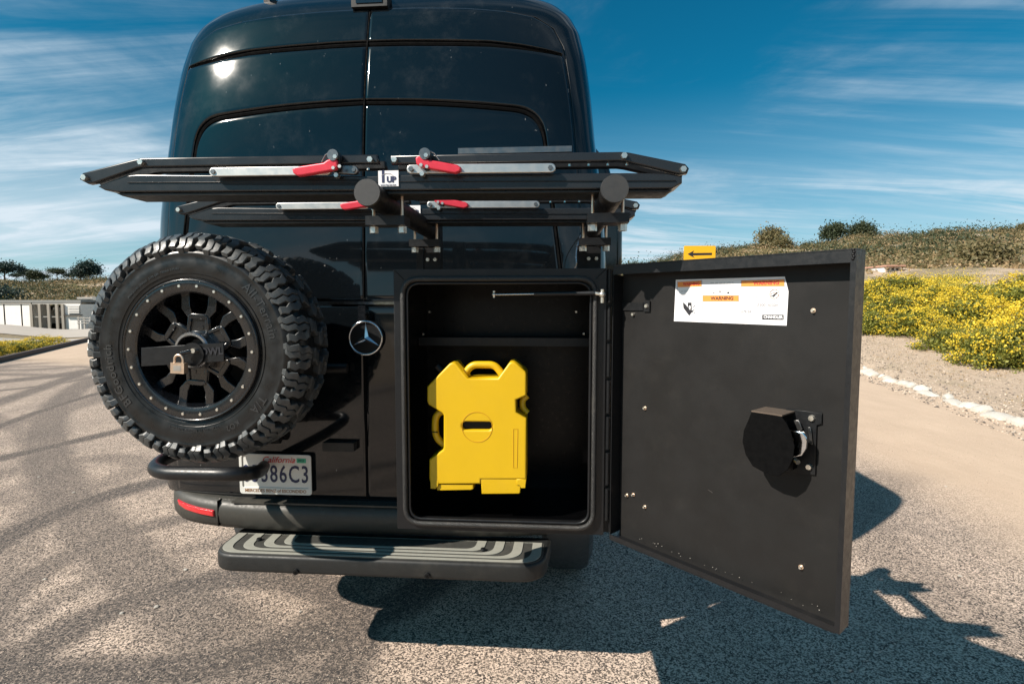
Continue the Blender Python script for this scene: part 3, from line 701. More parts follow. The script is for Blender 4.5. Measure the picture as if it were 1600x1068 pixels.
for sgn in (-1, 1):
    def mx(l): return [(sgn*x, z) for x, z in l]
    top = [(GAP, 2.635), (.2, 2.631), (.4, 2.620), (.55, 2.603), (.67, 2.580), (.745, 2.535), (.785, 2.455)]
    cre = [(GAP, 2.478), (.15, 2.476), (.35, 2.468), (.5, 2.460), (.62, 2.446), (.71, 2.432), (.790, 2.420)]
    side = [(.793, 2.412), (.805, 2.33), (.817, 2.24), (.830, 2.12), (.845, 1.95), (.858, 1.75), (.872, 1.55), (.878, 1.428)]
    cre2 = [(x, z-.013*(1-(x/.80)**4)-.003) for x, z in cre]
    arc_ = rnd([(GAP, 2.228, 0), (.30, 2.219, 0), (.712, 2.178, 0), (.808, 1.428, 0)], [0, .2, .11, 0], 10, False); arc_ = [(v.x, v.y) for v in arc_]
    arch = arc_
    door = part('rear_door', skin(mx(top), mx(cre), .014, ca=.008, cb=.010), 'van_paint', van)
    part('middle_panel', skin(mx(cre2+side), mx(arch), .013, nu=130, ca=.008, cb=.010), 'van_paint', door)
    tp_ = [(max(GAP, x-.013), z-.015) for x, z in arc_[:-1]]
    part('window_panel', skin(mx(tp_), mx([(GAP, 1.436), (.25, 1.436), (.5, 1.436), (.794, 1.436)]), .0075, nu=90, nv=60, ca=.004, cb=.004), 'van_paint', door)
    bm = bmesh.new(); add_tube(bm, [(sgn*x, S(x, z)-.002, z-.0075) for x, z in resample_l(cre[:-1], 40)], [.0085*min(1, .25+(1-(k/39)**3)) for k in range(40)], 6); part('crease_shade_tube', b2m(bm, 's', 50), 'matte_black', door)  # added dark tube: crease shade as colour, plain bodywork there otherwise
    bm = bmesh.new(); add_tube(bm, [(sgn*(x-.006), S(x, z)-.001, z-.006) for x, z in resample_l(arc_, 90)], .0085, 6); part('arch_shade_tube', b2m(bm, 's', 50), 'matte_black', door)  # added dark tube painting the shade inside the arched panel groove
    low = [(GAP, 1.412), (.3, 1.412), (.6, 1.412), (.872, 1.412)]; lob = [(GAP, .612), (.3, .612), (.6, .612), (.85, .612)]
    part('lower_panel', skin(mx(low), mx(lob), .010, ca=.008, cb=.02), 'van_paint', door)
    tl = part('tail_light', skin(mx([(.885, 1.30), (.93, 1.30), (.965, 1.30)]), mx([(.885, .82), (.93, .82), (.965, .82)]), .006, nu=12, nv=20), 'reflector', van)
    # outer pillar highlight seam
    bm = bmesh.new(); pts = [(sgn*(x+.010), S(x+.010, z)-.001, z+.002) for x, z in top[3:]+side]; add_tube(bm, pts, .0022, 6); part('door_seal', b2m(bm, 's', 50), 'powder_lit', van)
for sgn, zt in ((1, 2.13), (-1, 2.02)):
    pod = slab([rnd([(sgn*.86, zt+.01), (sgn*.925, zt), (sgn*1.0, zt-.09), (sgn*1.065, zt-.36), (sgn*1.065, 1.32), (sgn*.98, 1.20), (sgn*.86, 1.20)], .04, 4)], 1.9, .03, 3)
    pod.transform(Matrix(((1, 0, 0, 0), (0, 0, -1, .32+1.9), (0, 1, 0, 0), (0, 0, 0, 1)))); part('side_pod', pod, 'van_paint', van)
bm = bmesh.new(); add_tube(bm, [(0, S(0, z)-.0080, z) for z in np.linspace(.62, 2.63, 60)], .0042, 6); part('seam_shade_tube', b2m(bm, 's', 50), 'matte_black', van)  # added black tube over the door gap, covers glints and stands for its shade
# chrome strip, emblem, handle
part('chrome_strip', boxm((-.140, -.016, 1.4165), (.262, -.002, 1.4265), .002), 'chrome', van)
em = part('emblem', cylm((.012, -.012, 1.283), (.012, -.026, 1.283), .071, n=64), 'powder', van)
cxm, czm = .012, 1.283
pts = [(cxm+.066*math.sin(2*PI*k/64), -.030, czm+.066*math.cos(2*PI*k/64)) for k in range(64)]
part('ring', tubem(pts, .0042, 10, True), 'chrome', em)
bm = bmesh.new(); cv = bm.verts.new((cxm, -.040, czm))
tips = []; 
for k in range(6):
    a = k*PI/3; r_ = .064 if k % 2 == 0 else .0125
    tips.append(bm.verts.new((cxm+r_*math.sin(a), -.0275, czm+r_*math.cos(a))))
for k in range(6): bm.faces.new((cv, tips[k], tips[(k+1) % 6]))
part('star', b2m(bm), 'chrome', em)
h_ = part('handle', boxm((-.17, -.045, .825), (-.04, -.012, .86), .012, seg=3), 'bumper_dark', van)
# number plate
pc = (-.375, .722)
pl = part('number_plate', face_slab([[(x, z) for x, z, _ in rnd([(-.527, .640, 0), (-.229, .640, 0), (-.229, .800, 0), (-.527, .800, 0)], .012)]], -.030, .004, .0008), 'plate', van)
def vtext(s, size, cx_, cz_, y, m_, parent, name='lettering', bold=0, sx_=1, space=1, shear=0, dep=.0012, rot=0):
    me = text(s, size, dep, bold=bold, space=space, shear=shear)
    me.transform(Matrix.Translation((cx_, y, cz_)) @ Matrix.Rotation(rot, 4, 'Y') @ Matrix.Diagonal((sx_, 1, 1, 1)) @ Matrix.Rotation(PI/2, 4, 'X')); return part(name, me, m_, parent)
vtext('05386C3', .100, -.378, .718, -.0312, 'navy', pl, bold=.0012, sx_=.68, space=1.16)
vtext('California', .036, -.365, .780, -.0312, 'red_ink', pl, shear=.35)
part('date_sticker', boxm((-.285, -.0325, .770), (-.247, -.0305, .788), 0), 'green_tag', pl)
vtext('0923', .013, -.266, .779, -.0332, 'ink', pl, dep=.0006)
fr_ = [(x, z) for x, z, _ in rnd([(-.531, .636, 0), (-.225, .636, 0), (-.225, .804, 0), (-.531, .804, 0)], .014)]; inn = [(x, z) for x, z, _ in rnd([(-.519, .664, 0), (-.237, .664, 0), (-.237, .796, 0), (-.519, .796, 0)], .008)]
part('plate_frame', face_slab([fr_, inn], -.034, .006, .001), 'plate', pl)
vtext('MERCEDES BENZ of ESCONDIDO', .0185, -.378, .651, -.0345, 'brown_ink', pl, bold=.0002, sx_=.96, dep=.001)

# bumper
def bump_s(x): q = min(abs(x)/.955, .999); return .42*(1-(1-q**4)**.25)
bprof = [(.02, .604), (-.035, .600), (-.054, .591), (-.063, .572), (-.066, .548), (-.062, .512), (-.037, .485), (.03, .47)]
V = []
xs = [math.sin(a) for a in np.linspace(-PI/2, PI/2, 61)]
for q in xs:
    x = q*.955
    if abs(q) > .9995: x = math.copysign(.955, q)
    k = 1-.10*abs(q)**6
    for y, z in bprof: V.append((x*k if y > 0 else x, y+bump_s(x)*1.0, z+.03*abs(q)**3*(z-.47)/.18))
part('bumper', grid_mesh(np.array(V), 61, len(bprof)), 'bumper', van)
for sgn in (-1, 1):
    A = [(sgn*1.03, .33), (sgn*1.03, .9)]; me = boxm((min(sgn*.92, sgn*.953), .40, .49), (max(sgn*.92, sgn*.953), 1.0, .66), .01); part('bumper_side', me, 'bumper', van)
def bs(x, z): return bump_s(x)-.066
rl = skin([(-.845, .583), (-.79, .577), (-.71, .570), (-.640, .566)], [(-.835, .564), (-.79, .551), (-.71, .543), (-.640, .539)], .007, nu=30, nv=8, yoff=bs, ca=.004, cb=.004)
part('reflector', rl, 'reflector', van)
for q in (.50,): part('bumper_seam', boxm((-.625, -.0665+bump_s(.625), .50), (-.622, bump_s(.625)+.03, .606), 0), 'inner', van)
part('bumper_ledge', boxm((-.56, -.050, .600), (.90, .03, .607), .003), 'bumper', van)
# wheels, lamp, antenna, roof rails
for x, y in ((-.84, .95), (.84, .95), (-.84, 4.6), (.84, 4.6)):
    me = lathe([(.20, -.13), (.33, -.135), (.385, -.11), (.40, -.07), (.40, .07), (.385, .11), (.33, .135), (.20, .13)], 48); me.transform(Matrix.Translation((x, y, .315)) @ Matrix.Rotation(PI/2, 4, 'Z'))
    wv = part('road_wheel', me, 'tread', van); me = lathe([(0, -.10), (.10, -.11), (.19, -.08), (.205, -.125), (.205, .12), (0, .1)], 32); me.transform(Matrix.Translation((x, y, .315)) @ Matrix.Rotation(PI/2 if x < 0 else -PI/2, 4, 'Z')); part('rim', me, 'wheel', wv)
part('brake_light', boxm((-.075, S(0, 2.66)-.045, 2.632), (.075, S(0, 2.66)+.06, 2.69), .012, seg=3), 'bumper_dark', van)
part('brake_lens', boxm((-.055, S(0, 2.66)-.048, 2.645), (.055, S(0, 2.66)-.0465, 2.665), 0), 'glass_dark', van)
for x in (-.62, .66):
    0 and part('roof_rail', boxm((x-.02, .28, 2.70), (x+.02, 3.6, 2.735), .006), 'powder', van)
part('antenna', boxm((-.512, S(-.5, 2.67)+.06, 2.66), (-.485, S(-.5, 2.67)+.12, 2.80), .006, Matrix.Rotation(0, 4, 'Y')), 'powder', van)
part('latch_plate', boxm((-.016, -.032, 1.352), (.014, -.010, 1.412), .004), 'wheel', van)

# rear step
st = thing('rear_step', 'black bolt-on rear step with light grey grip stripes below the bumper', 'step', (.16, -.25, .5), s=1.21)
sxl, sxr, syf, syb = -.415, .735, -.42, -.20
out = [(x, y) for x, y, _ in rnd([(sxl, syf, 0), (sxr, syf, 0), (sxr+.02, syb, 0), (sxl-.01, syb, 0)], [.09, .09, .02, .02], 8)]
me = slab([out], .062, .012, 3); me.transform(Matrix.Translation((0, 0, .505))); part('step_body', me, 'bumper_dark', st)
def inset_u(k):
    px_, py_ = .016+k*.066, .012+k*.024
    return [(x, y) for x, y, _ in rnd([(sxl+px_, syf+py_, 0), (sxr-px_, syf+py_, 0), (sxr-px_+.004, syb-.058, 0), (sxl+px_-.004, syb-.058, 0)], [.075-.010*k, .075-.010*k, .001, .001], 8)]
def u_stripe(k, w):
    a = inset_u(k); c = inset_u(k+w)
    # open U: outer run then the inner run back
    ny = len(a); return [a, c]
me = slab([inset_u(-.12)], .0025, .0005); me.transform(Matrix.Translation((0, 0, .5665))); part('grip_mat', me, 'grip_dark', st)
for k in range(4):
    me = slab(u_stripe(k, .5), .0028, .0006); me.transform(Matrix.Translation((0, 0, .5688))); part('grip_stripe', me, 'grip', st)
for x, y, z in ((PV(408, 858, -.3).x, -.31, .572), (PV(755, 866, -.33).x, -.33, .572)): part('bolt', cylm((x, y, z), (x, y, z+.006), .010, .008, 12), 'powder', st)
for px, py in ((463, 892), (668, 898)): 
    p = PV(px, py, syf); part('bolt', cylm((p.x, syf-.008, p.z), (p.x, syf+.004, p.z), .009, .011, 12), 'powder', st); part('bolt_socket', cylm((p.x, syf-.010, p.z), (p.x, syf-.007, p.z), .0045, .0045, 8), 'inner', st)
for x in (-.2, .5): part('bracket', boxm((x-.03, syb-.02, .47), (x+.03, .00, .53), .006), 'powder', st)

# ================================================================ SPARE WHEEL
WX, WZ = -.492, 1.258; YF, YC = -.357, -.2382
sw = thing('spare_wheel', 'off-road spare wheel with chunky tread mounted on the left rear door', 'spare wheel', (WX, YC, WZ), s=1.03)
hp_ = [(.232, -.118), (.240, -.126), (.262, -.128), (.275, -.131), (.292, -.1335), (.310, -.1335), (.326, -.130), (.331, -.1325), (.336, -.1325), (.342, -.127), (.355, -.118), (.368, -.105), (.378, -.088), (.384, -.06), (.385, 0)]
hp_ = [(r if r < .33 else .33+(r-.33)*1.05, y*.89) for r, y in hp_]
prof = [(r, YC+y) for r, y in hp_]+[(r, YC-y) for r, y in hp_[::-1][1:]]
tyre = part('tyre', lathe(prof, 128, (WX, WZ), 40), 'rubber', sw)
# rim bead ribs round the sidewall
for r_ in (.2535, .2665): part('bead_rib', lathe([(r_-.0012, YC-.89*.1265), (r_-.0005, YC-.89*.1312 if r_ > .26 else YC-.89*.1295), (r_+.0005, YC-.89*.1318 if r_ > .26 else YC-.89*.1300), (r_+.0014, YC-.89*.127)], 128, (WX, WZ), 80), 'rubber', tyre)
LP = [(.333, -.126), (.345, -.1275), (.358, -.1235), (.371, -.114), (.382, -.098), (.3885, -.078), (.3915, -.052), (.3925, -.026), (.393, 0)]
LP = [(.333+(r-.333)*1.16, y*.91) for r, y in LP]; LLn = [0]
for a, c in zip(LP, LP[1:]): LLn.append(LLn[-1]+math.hypot(c[0]-a[0], c[1]-a[1]))
def prof_at(s):
    s = s*LLn[-1]; k = 0
    while k < len(LP)-2 and s > LLn[k+1]: k += 1
    f = (s-LLn[k])/(LLn[k+1]-LLn[k]); a, c = LP[k], LP[k+1]; r_ = a[0]+(c[0]-a[0])*f; y = a[1]+(c[1]-a[1])*f
    tx, ty = c[0]-a[0], c[1]-a[1]; n = math.hypot(tx, ty); return r_, y, ty/n, -tx/n
def block(strip, h, side):
    """strip: [(s, left, right)] in metres of arc; a raised rubber block wrapped over the shoulder; local angle 0 = +z"""
    bm = bmesh.new(); rows = []
    for k, (s, l, r_) in enumerate(strip):
        rr_, y, nr, ny = prof_at(s); e = .0022 if 0 < k < len(strip)-1 else .0022
        m_ = (l+r_)/2; row = []
        for a, hh in ((l, -.016), (l+.0002, h*.75), (l+.0028, h), (m_, h*1.02), (r_-.0028, h), (r_-.0002, h*.75), (r_, -.016)):
            if k in (0, len(strip)-1) and hh > 0: hh = hh*(.25 if k == 0 else .55)
            R_ = rr_+nr*hh; yy = y+ny*hh; th = a/.38; row.append(bm.verts.new((R_*math.sin(th), yy*side, R_*math.cos(th))))
        rows.append(row)
    for a, c in zip(rows, rows[1:]):
        for i in range(6): bm.faces.new((a[i], a[i+1], c[i+1], c[i]))
    bm.faces.new(rows[0]); bm.faces.new(rows[-1][::-1]); return b2m(bm, 'block', 25)
NL = 24; pit = 2*PI/NL
A1b = [(.00, -.030, -.008), (.09, -.033, -.006), (.16, -.022, .003), (.30, -.026, .000), (.37, -.012, .011), (.50, -.018, .006), (.60, -.006, .014), (.70, -.008, .010)]
A1c = [(.03, -.0065, .012), (.09, -.0045, .016), (.16, .0045, .028), (.30, .0015, .025), (.37, .0125, .036), (.50, .0075, .030), (.60, .0155, .034), (.66, .013, .026)]
A2 = [(.10, -.012, .014), (.16, -.018, .010), (.27, -.010, .017), (.34, -.020, .008), (.47, -.014, .014), (.55, -.024, .005), (.63, -.020, .008)]
Cb = [(.73, -.026, .016), (.78, -.032, .010), (.86, -.020, .024), (.92, -.014, .030), (.985, -.022, .022)]
for side in (1, -1):
    bl = [block(A1b, .0125, side), block(A1c, .0105, side), block(A2, .0105, side), block(Cb, .0090, side)]
    for m_ in bl: m_.materials.append(MATS['tread'])
    for k in range(NL):
        for j, (m_, o_) in enumerate(((bl[0], 0), (bl[1], 0), (bl[2], .53), (bl[3], .25))):
            if side == -1 and j == 1 and False: continue
            a = (k+o_+(0.35 if side < 0 else 0))*pit+random.uniform(-.004, .004)
            inst('tread_block', m_, None, tyre, Matrix.Translation((WX, YC, WZ)) @ Matrix.Rotation(a, 4, 'Y'))
def ringtext(s, size, r_, a0, m_, parent, y, step=1.0, dep=.0016):
    """raised letters round the wheel; a0 = angle of the word's middle, clockwise from the top"""
    me = text(s, size, dep, bold=.0002, space=step); me.transform(Matrix.Rotation(0, 4, 'X'))
    for v in me.vertices:
        th = a0+v.co.x/r_; R_ = r_+v.co.y; v.co = Vector((WX+R_*math.sin(th), y-v.co.z+(R_-r_)*.05, WZ+R_*math.cos(th)))
    me.update(); return part('lettering', me, m_, parent)
ringtext('All-Terrain', .042, .302, R(62), 'letter', tyre, YC-.1188, 1.12, .003)
ringtext('T/A', .040, .302, R(128), 'letter', tyre, YC-.1188, 1.1, .003)
ringtext('KO2', .026, .298, R(151), 'letter', tyre, YC-.1188, 1.1, .003)
ringtext('BFGoodrich', .042, .302, R(-108), 'letter', tyre, YC-.1188, 1.12, .003)
ringtext('LT285/70R17  RADIAL TUBELESS', .012, .281, R(180), 'letter', tyre, YC-.1179, 1.1, .002)
ringtext('MAX LOAD SINGLE  3195 LBS  TREAD 3 PLIES', .010, .283, R(-28), 'letter', tyre, YC-.1179, 1.1, .002)
# rim
rim = part('rim', lathe([(.249, -.340), (.2495, -.350), (.246, -.3565), (.240, -.3585), (.229, -.3585), (.213, -.3575), (.204, -.3555), (.1995, -.3510), (.1985, -.342), (.1965, -.332), (.195, -.30), (.188, -.24), (.184, -.12), (.182, -.10)], 96, (WX, WZ), 28), 'wheel', sw)
part('barrel_back', cylm((WX, -.100, WZ), (WX, -.095, WZ), .245, n=64), 'inner', sw)
part('outer_lip', lathe([(.2395, -.3580), (.242, -.3620), (.245, -.3610), (.2475, -.356)], 96, (WX, WZ), 80), 'wheel', rim)
bm = bmesh.new(); add_cyl(bm, (0, 0, 0), (0, -.0045, 0), .0055, .0048, 12); bm_b = b2m(bm, 'bolt', 40); bm_b.materials.append(MATS['zinc'])
for k in range(22):
    a = 2*PI*(k+.55)/22; inst('bead_bolt', bm_b, None, rim, Matrix.Translation((WX+.2235*math.sin(a), -.3580, WZ+.2235*math.cos(a))))
# spoke mesh pointing up: ribs round a pocket, forked ends
ms = []
def fs(pts, y, d, bev=.003): return face_slab([pts], y, d, bev, 2)
ms.append(fs([(-.044, .056), (.044, .056), (.040, .122), (-.040, .122)], -.316, .034, .002))
for s_ in (-1, 1):
    ms.append(fs([(s_*.042, .056), (s_*.030, .056), (s_*.024, .112), (s_*.037, .120)], -.322, .04))
    ms.append(fs([(s_*.036, .108), (s_*.020, .116), (s_*.032, .150), (s_*.034, .198), (s_*.066, .193), (s_*.064, .140)], -.320, .045))
ms.append(fs([(-.032, .108), (.032, .108), (.036, .120), (.022, .127), (-.022, .127), (-.036, .120)], -.324, .04))
ms.append(fs([(-.040, .056), (.040, .056), (.044, .066), (-.044, .066)], -.318, .034))
spoke = join(ms); spoke.materials.append(MATS['wheel']); spoke.shade_smooth() if False else None
for k in range(6):
    inst('spoke', spoke, None, rim, Matrix.Translation((WX, 0, WZ)) @ Matrix.Rotation(R(-8+60*k+12), 4, 'Y'))
# curved webs between the spokes
web = lathe([(.058, -.292), (.060, -.304), (.066, -.310), (.074, -.306), (.078, -.296), (.076, -.27)], 64, (WX, WZ), 40); part('hub', web, 'wheel', rim)
part('hub_face', cylm((WX, -.30, WZ), (WX, -.262, WZ), .076, n=48, bevel=.003), 'wheel', rim)
part('hub_ring', lathe([(.050, -.330), (.050, -.352), (.053, -.355), (.060, -.355), (.064, -.350), (.066, -.300)], 64, (WX, WZ), 35), 'chrome_soft', sw)
part('hub_core', cylm((WX, -.318, WZ), (WX, -.300, WZ), .036, n=48), 'powder_lit', sw)
for k in range(6):
    a = 2*PI*(k+.2)/6; part('lug_nut', cylm((WX+.080*math.sin(a), -.318, WZ+.080*math.cos(a)), (WX+.080*math.sin(a), -.290, WZ+.080*math.cos(a)), .0085, .0095, 6), 'wheel', rim)
# locking bar
a = PV(222, 543, -.368); c = PV(222, 572, -.368); d = PV(351, 564, -.368); e = PV(350, 535, -.368)
lb = part('locking_bar', face_slab([[(p.x, p.z) for p in (a, e, d, c)]], -.372, .006, .0012), 'powder_lit', sw)
p = PV(287, 555, -.374); part('bar_disc', cylm((p.x+.035, -.379, p.z+.004), (p.x+.035, -.372, p.z+.004), .040, n=48, bevel=.0015), 'powder', lb)
p = PV(331, 549, -.372); vtext('OWL', .034, p.x, p.z, -.3735, 'ink', lb, bold=.0012, space=1.05, dep=.0016, rot=R(-3))
a = PV(300, 549, -.380); c = PV(283, 551, -.40)
part('hasp_pin', tubem([(a.x+.02, -.376, a.z+.004), (a.x, -.392, a.z+.002), (c.x, -.400, c.z-.002)], .0065, 12), 'wheel', lb); part('pin_head', cylm((a.x+.012, -.394, a.z+.004), (a.x+.012, -.382, a.z+.004), .008, n=16), 'zinc', lb)
# padlock
p = PV(280, 575, -.405)
pk = thing('padlock', 'small brass padlock hanging on the spare wheel locking bar', 'padlock', (p.x, p.y, p.z), s=1.03)
part('lock_body', boxm((p.x-.024, p.y-.010, p.z-.017), (p.x+.024, p.y+.010, p.z+.019), .004, Matrix.Translation(p) @ Matrix.Rotation(R(3), 4, 'Y') @ Matrix.Translation(-p), 3), 'brass', pk)
part('lock_plate', boxm((p.x-.013, p.y-.0108, p.z-.008), (p.x+.013, p.y-.0100, p.z+.010), 0), 'alu', pk)
sh_ = [(p.x-.015, p.y, p.z+.012), (p.x-.015, p.y, p.z+.030)]+[(p.x-.015*math.cos(t), p.y, p.z+.030+.015*math.sin(t)) for t in np.linspace(0, PI, 9)]+[(p.x+.015, p.y, p.z+.012)]
part('shackle', tubem(sh_, .0042, 12), 'brass', pk)

# carrier
ca = thing('spare_wheel_carrier', 'black bent tube carrier cradling the underside of the spare wheel', 'carrier', (-.4, -.2, .8), s=1.03)
zt = .812
hq = [(-.40, .06, .85), (-.60, .04, .84), (-.735, -.17, zt+.02)]+[tuple(PV(*q)) for q in ((230, 738, -.375), (385, 741, -.40), (408, 735, -.20), (412, 728, .05))]
hoop = rnd(hq, [0, .10, .10, .12, .12, .08, 0], 8, False)
part('hoop_tube', tubem(hoop, .0245, 20), 'powder_lit', ca)
part('mount_plate', boxm((-.62, -.090, 1.08), (-.33, -.068, 1.44), .006), 'powder', ca)
part('mount_arm', boxm((-.52, -.067, 1.02), (-.43, .09, 1.50), .006), 'powder', ca)
part('cross_tube', tubem([(-.80, .06, 1.15), (-.60, .04, 1.15), (-.30, .04, 1.15), (-.10, .06, 1.15)], .02, 12), 'powder', ca)

# ================================================================ STORAGE CABINET
cb = thing('storage_cabinet', 'black metal storage cabinet on the van rear with its door swung wide open', 'cabinet', (.58, -.2, .66), s=0.89)
x0, x1, z0, z1, yf, yb = .238, .925, .665, 1.531, -.392, .03
T = .006
part('left_wall', boxm((x0, yf+.004, z0), (x0+T, yb, z1), .001), 'powder_lit', cb)
part('right_wall', boxm((x1-T, yf+.004, z0), (x1, yb, z1), .001), 'powder_lit', cb)
part('top_wall', boxm((x0+T+.0005, yf+.004, z1-T), (x1-T-.0005, yb, z1), .001), 'powder_lit', cb)
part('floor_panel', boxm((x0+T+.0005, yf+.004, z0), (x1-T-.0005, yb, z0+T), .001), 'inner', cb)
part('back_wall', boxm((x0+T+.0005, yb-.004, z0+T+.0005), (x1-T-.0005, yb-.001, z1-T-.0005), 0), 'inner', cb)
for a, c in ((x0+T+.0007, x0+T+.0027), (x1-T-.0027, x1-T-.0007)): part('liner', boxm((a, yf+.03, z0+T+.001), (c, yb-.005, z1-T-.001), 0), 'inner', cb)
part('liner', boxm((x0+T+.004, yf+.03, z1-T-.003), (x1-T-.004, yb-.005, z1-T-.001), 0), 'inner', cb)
ow = [(x0, z0), (x1, z0), (x1, z1), (x0, z1)]; iw = [(x, z) for x, z, _ in rnd([(x0+.040, z0+.034, 0), (x1-.044, z0+.034, 0), (x1-.044, z1-.040, 0), (x0+.040, z1-.040, 0)], .045, 8)]
part('front_frame', face_slab([ow, iw], yf, .004, .0008), 'powder_lit', cb)
lip = face_slab([[(x, z) for x, z, _ in rnd([(x0+.037, z0+.031, 0), (x1-.041, z0+.031, 0), (x1-.041, z1-.037, 0), (x0+.037, z1-.037, 0)], .047, 8)], [(x+(.0025 if x < .58 else -.0025), z+(.0025 if z < 1.1 else -.0025)) for x, z in iw]], yf-.003, .030, .001); part('opening_lip', lip, 'powder', cb)
sp_ = rnd([(x0+.032, yf-.010, z0+.025), (x1-.035, yf-.010, z0+.025), (x1-.035, yf-.010, z1-.032), (x0+.032, yf-.010, z1-.032)], .055, 10)
part('rubber_seal', tubem(sp_, .0085, 12, True), 'seal', cb)
sp2 = rnd([(x0+.046, yf-.006, z0+.039), (x1-.049, yf-.006, z0+.039), (x1-.049, yf-.006, z1-.046), (x0+.046, yf-.006, z1-.046)], .045, 10)
part('seal_lip', tubem(sp2, .0045, 8, True), 'powder_lit', cb)
# corner folds, rivets
for px, py in ((771, 432), (783, 432)):
    p = PV(px, py, yf); part('rivet', cylm((p.x, yf-.003, p.z), (p.x, yf+.001, p.z), .004, .005, 10), 'powder', cb)
for sx_ in (x0, x1):
    s_ = 1 if sx_ == x0 else -1; part('corner_weld', tubem([(sx_+s_*.003, yf-.0005, z1-.003), (sx_+s_*.034, yf-.0005, z1-.034)], .0016, 6), 'powder', cb)
# shelf
a = PV(660, 527, -.12); c = PV(905, 541, -.12)
part('shelf', boxm((x0+.012, -.12, c.z), (x1-.012, yb-.006, a.z), .002), 'powder_lit', cb)
for px in (672, 900): p = PV(px, 487, -.1); part('shelf_screw', cylm((p.x, -.11, p.z), (p.x, -.09, p.z), .004, .004, 8), 'zinc', cb)
for px, py in ((662, 522), (912, 521)): p = PV(px, py, -.17); part('shelf_screw', cylm((p.x, -.176, p.z), (p.x, -.168, p.z), .004, .004, 8), 'zinc', cb)
# gas strut
a = PV(772, 460, -.36); c = PV(835, 459, -.385); d = PV(930, 458, -.42); e = PV(941, 460, -.425)
gsr = part('gas_strut', tubem([c, d], .0075, 12), 'powder_lit', cb)
part('strut_rod', tubem([a, c], .0036, 10), 'chrome_soft', gsr)
bm = bmesh.new(); bmesh.ops.create_uvsphere(bm, u_segments=12, v_segments=8, radius=.0075, matrix=Matrix.Translation(a)); add_cyl(bm, a-Vector((0, 0, .010)), a+Vector((0, 0, .012)), .004, n=8); part('ball_joint', b2m(bm, 'b', 40), 'zinc', gsr)
bm = bmesh.new(); bmesh.ops.create_uvsphere(bm, u_segments=12, v_segments=8, radius=.010, matrix=Matrix.Translation(e)); add_cyl(bm, e-Vector((0, 0, .026)), e+Vector((0, 0, .016)), .0055, n=8); add_cyl(bm, d, e, .006, n=10); part('ball_joint', b2m(bm, 'b', 40), 'zinc', gsr)
# hinge on the right side
for k in range(7):
    zc = z0+.05+k*.118; part('hinge_knuckle', cylm((x1+.010, yf+.002, zc), (x1+.010, yf+.002, zc+.105), .0065, n=12), 'powder', cb)
part('hinge_leaf', boxm((x1+.0005, yf+.012, z0+.005), (x1+.022, yf+.016, z1-.005), 0), 'powder', cb)

# ---- the door, in its own plane: u from hinge to free edge, w towards the inside face, z up
HW = VM @ Vector((.944, -.400, 0)); FW = Vector((.757, 1.19, 0))
un = (FW-HW); LD_ = un.length; un.normalize(); wn_ = Vector((0, 0, 1)).cross(un)
if wn_.y > 0: wn_ = -wn_
VI3 = VI.to_3x3(); uV = VI3 @ un; wV = VI3 @ wn_; hV = VI @ HW
DM = Matrix(((uV.x, 0, wV.x, hV.x), (uV.y, 0, wV.y, hV.y), (0, 1, 0, 0), (0, 0, 0, 1)))   # (u, z, w) -> van frame
DMf = DM.copy()
def PD(px, py, w=0.0):
    o = VI @ Vector((0, 0, CHD)); d = VI3 @ ray(px, py); q = hV+wV*w; t = (q-o).dot(wV)/d.dot(wV); p = o+d*t-hV
    return (p.dot(uV), p.z)
def dslab(polys, w, dep, bev=.0, res=1):
    me = slab(polys, dep, bev, res); me.transform(DM @ Matrix.Translation((0, 0, w)))
    bm = bmesh.new(); bm.from_mesh(me); bmesh.ops.recalc_face_normals(bm, faces=bm.faces); bm.to_mesh(me); bm.free(); return me
def dbox(u0, u1, za, zb_, w0, w1, bev=.0015):
    bm = bmesh.new(); add_box(bm, (u0, za, w0), (u1, zb_, w1)); me = b2m(bm, 'b', 30 if bev else None, bev); me.transform(DM)
    bm = bmesh.new(); bm.from_mesh(me); bmesh.ops.recalc_face_normals(bm, faces=bm.faces); bm.to_mesh(me); bm.free(); return me
def dp(u, z, w): return DM @ Vector((u, z, w))
dz0, dz1 = .655, 1.541
door = part('cabinet_door', dbox(0, LD_, dz0, dz1, -.056, -.052), 'powder_lit', cb)
part('inner_panel', dbox(.004, LD_-.014, dz0+.003, dz1-.003, -.051, -.046, .0005), 'door_panel', door)
part('top_flange', dbox(.0, LD_, dz1-.003, dz1, -.0515, .001, .0006), 'powder_lit', door)
part('top_lip', dbox(.0, LD_-.012, dz1-.0305, dz1-.0035, -.002, .0, .0006), 'powder_lit', door)
part('free_edge', dbox(LD_-.0115, LD_, dz0+.004, dz1-.0035, -.0515, .002, .001), 'powder_lit', door)
part('bottom_flange', dbox(.0, LD_-.012, dz0, dz0+.003, -.0515, .0, .0006), 'powder_lit', door)
part('bottom_lip', dbox(.0, LD_-.012, dz0+.0035, dz0+.017, -.002, .0, .0006), 'powder_lit', door)
part('hinge_flange', dbox(.0, .003, dz0+.018, dz1-.032, -.0515, .0, .0006), 'powder', door)
bm = bmesh.new(); p = dp(LD_-.006, dz1-.010, .003)
for k in range(5): bmesh.ops.create_icosphere(bm, subdivisions=2, radius=.0035, matrix=Matrix.Translation(dp(LD_-.007+.0015*(k % 2), dz1-.003-.005*k, .002)))
part('weld_bead', b2m(bm, 'w', 60), 'powder', door)
WP = -.046
for px, py in ((1271, 485), (1008, 637), (980, 773), (990, 772), (1008, 791), (1252, 885)):
    u, z = PD(px, py, WP); o_ = part('screw', cylm(dp(u, z, WP), dp(u, z, WP+.010), .0036, .0030, 10), 'zinc', door)
    part('screw_washer', cylm(dp(u, z, WP), dp(u, z, WP+.002), .0060, .0060, 12), 'brass', door)
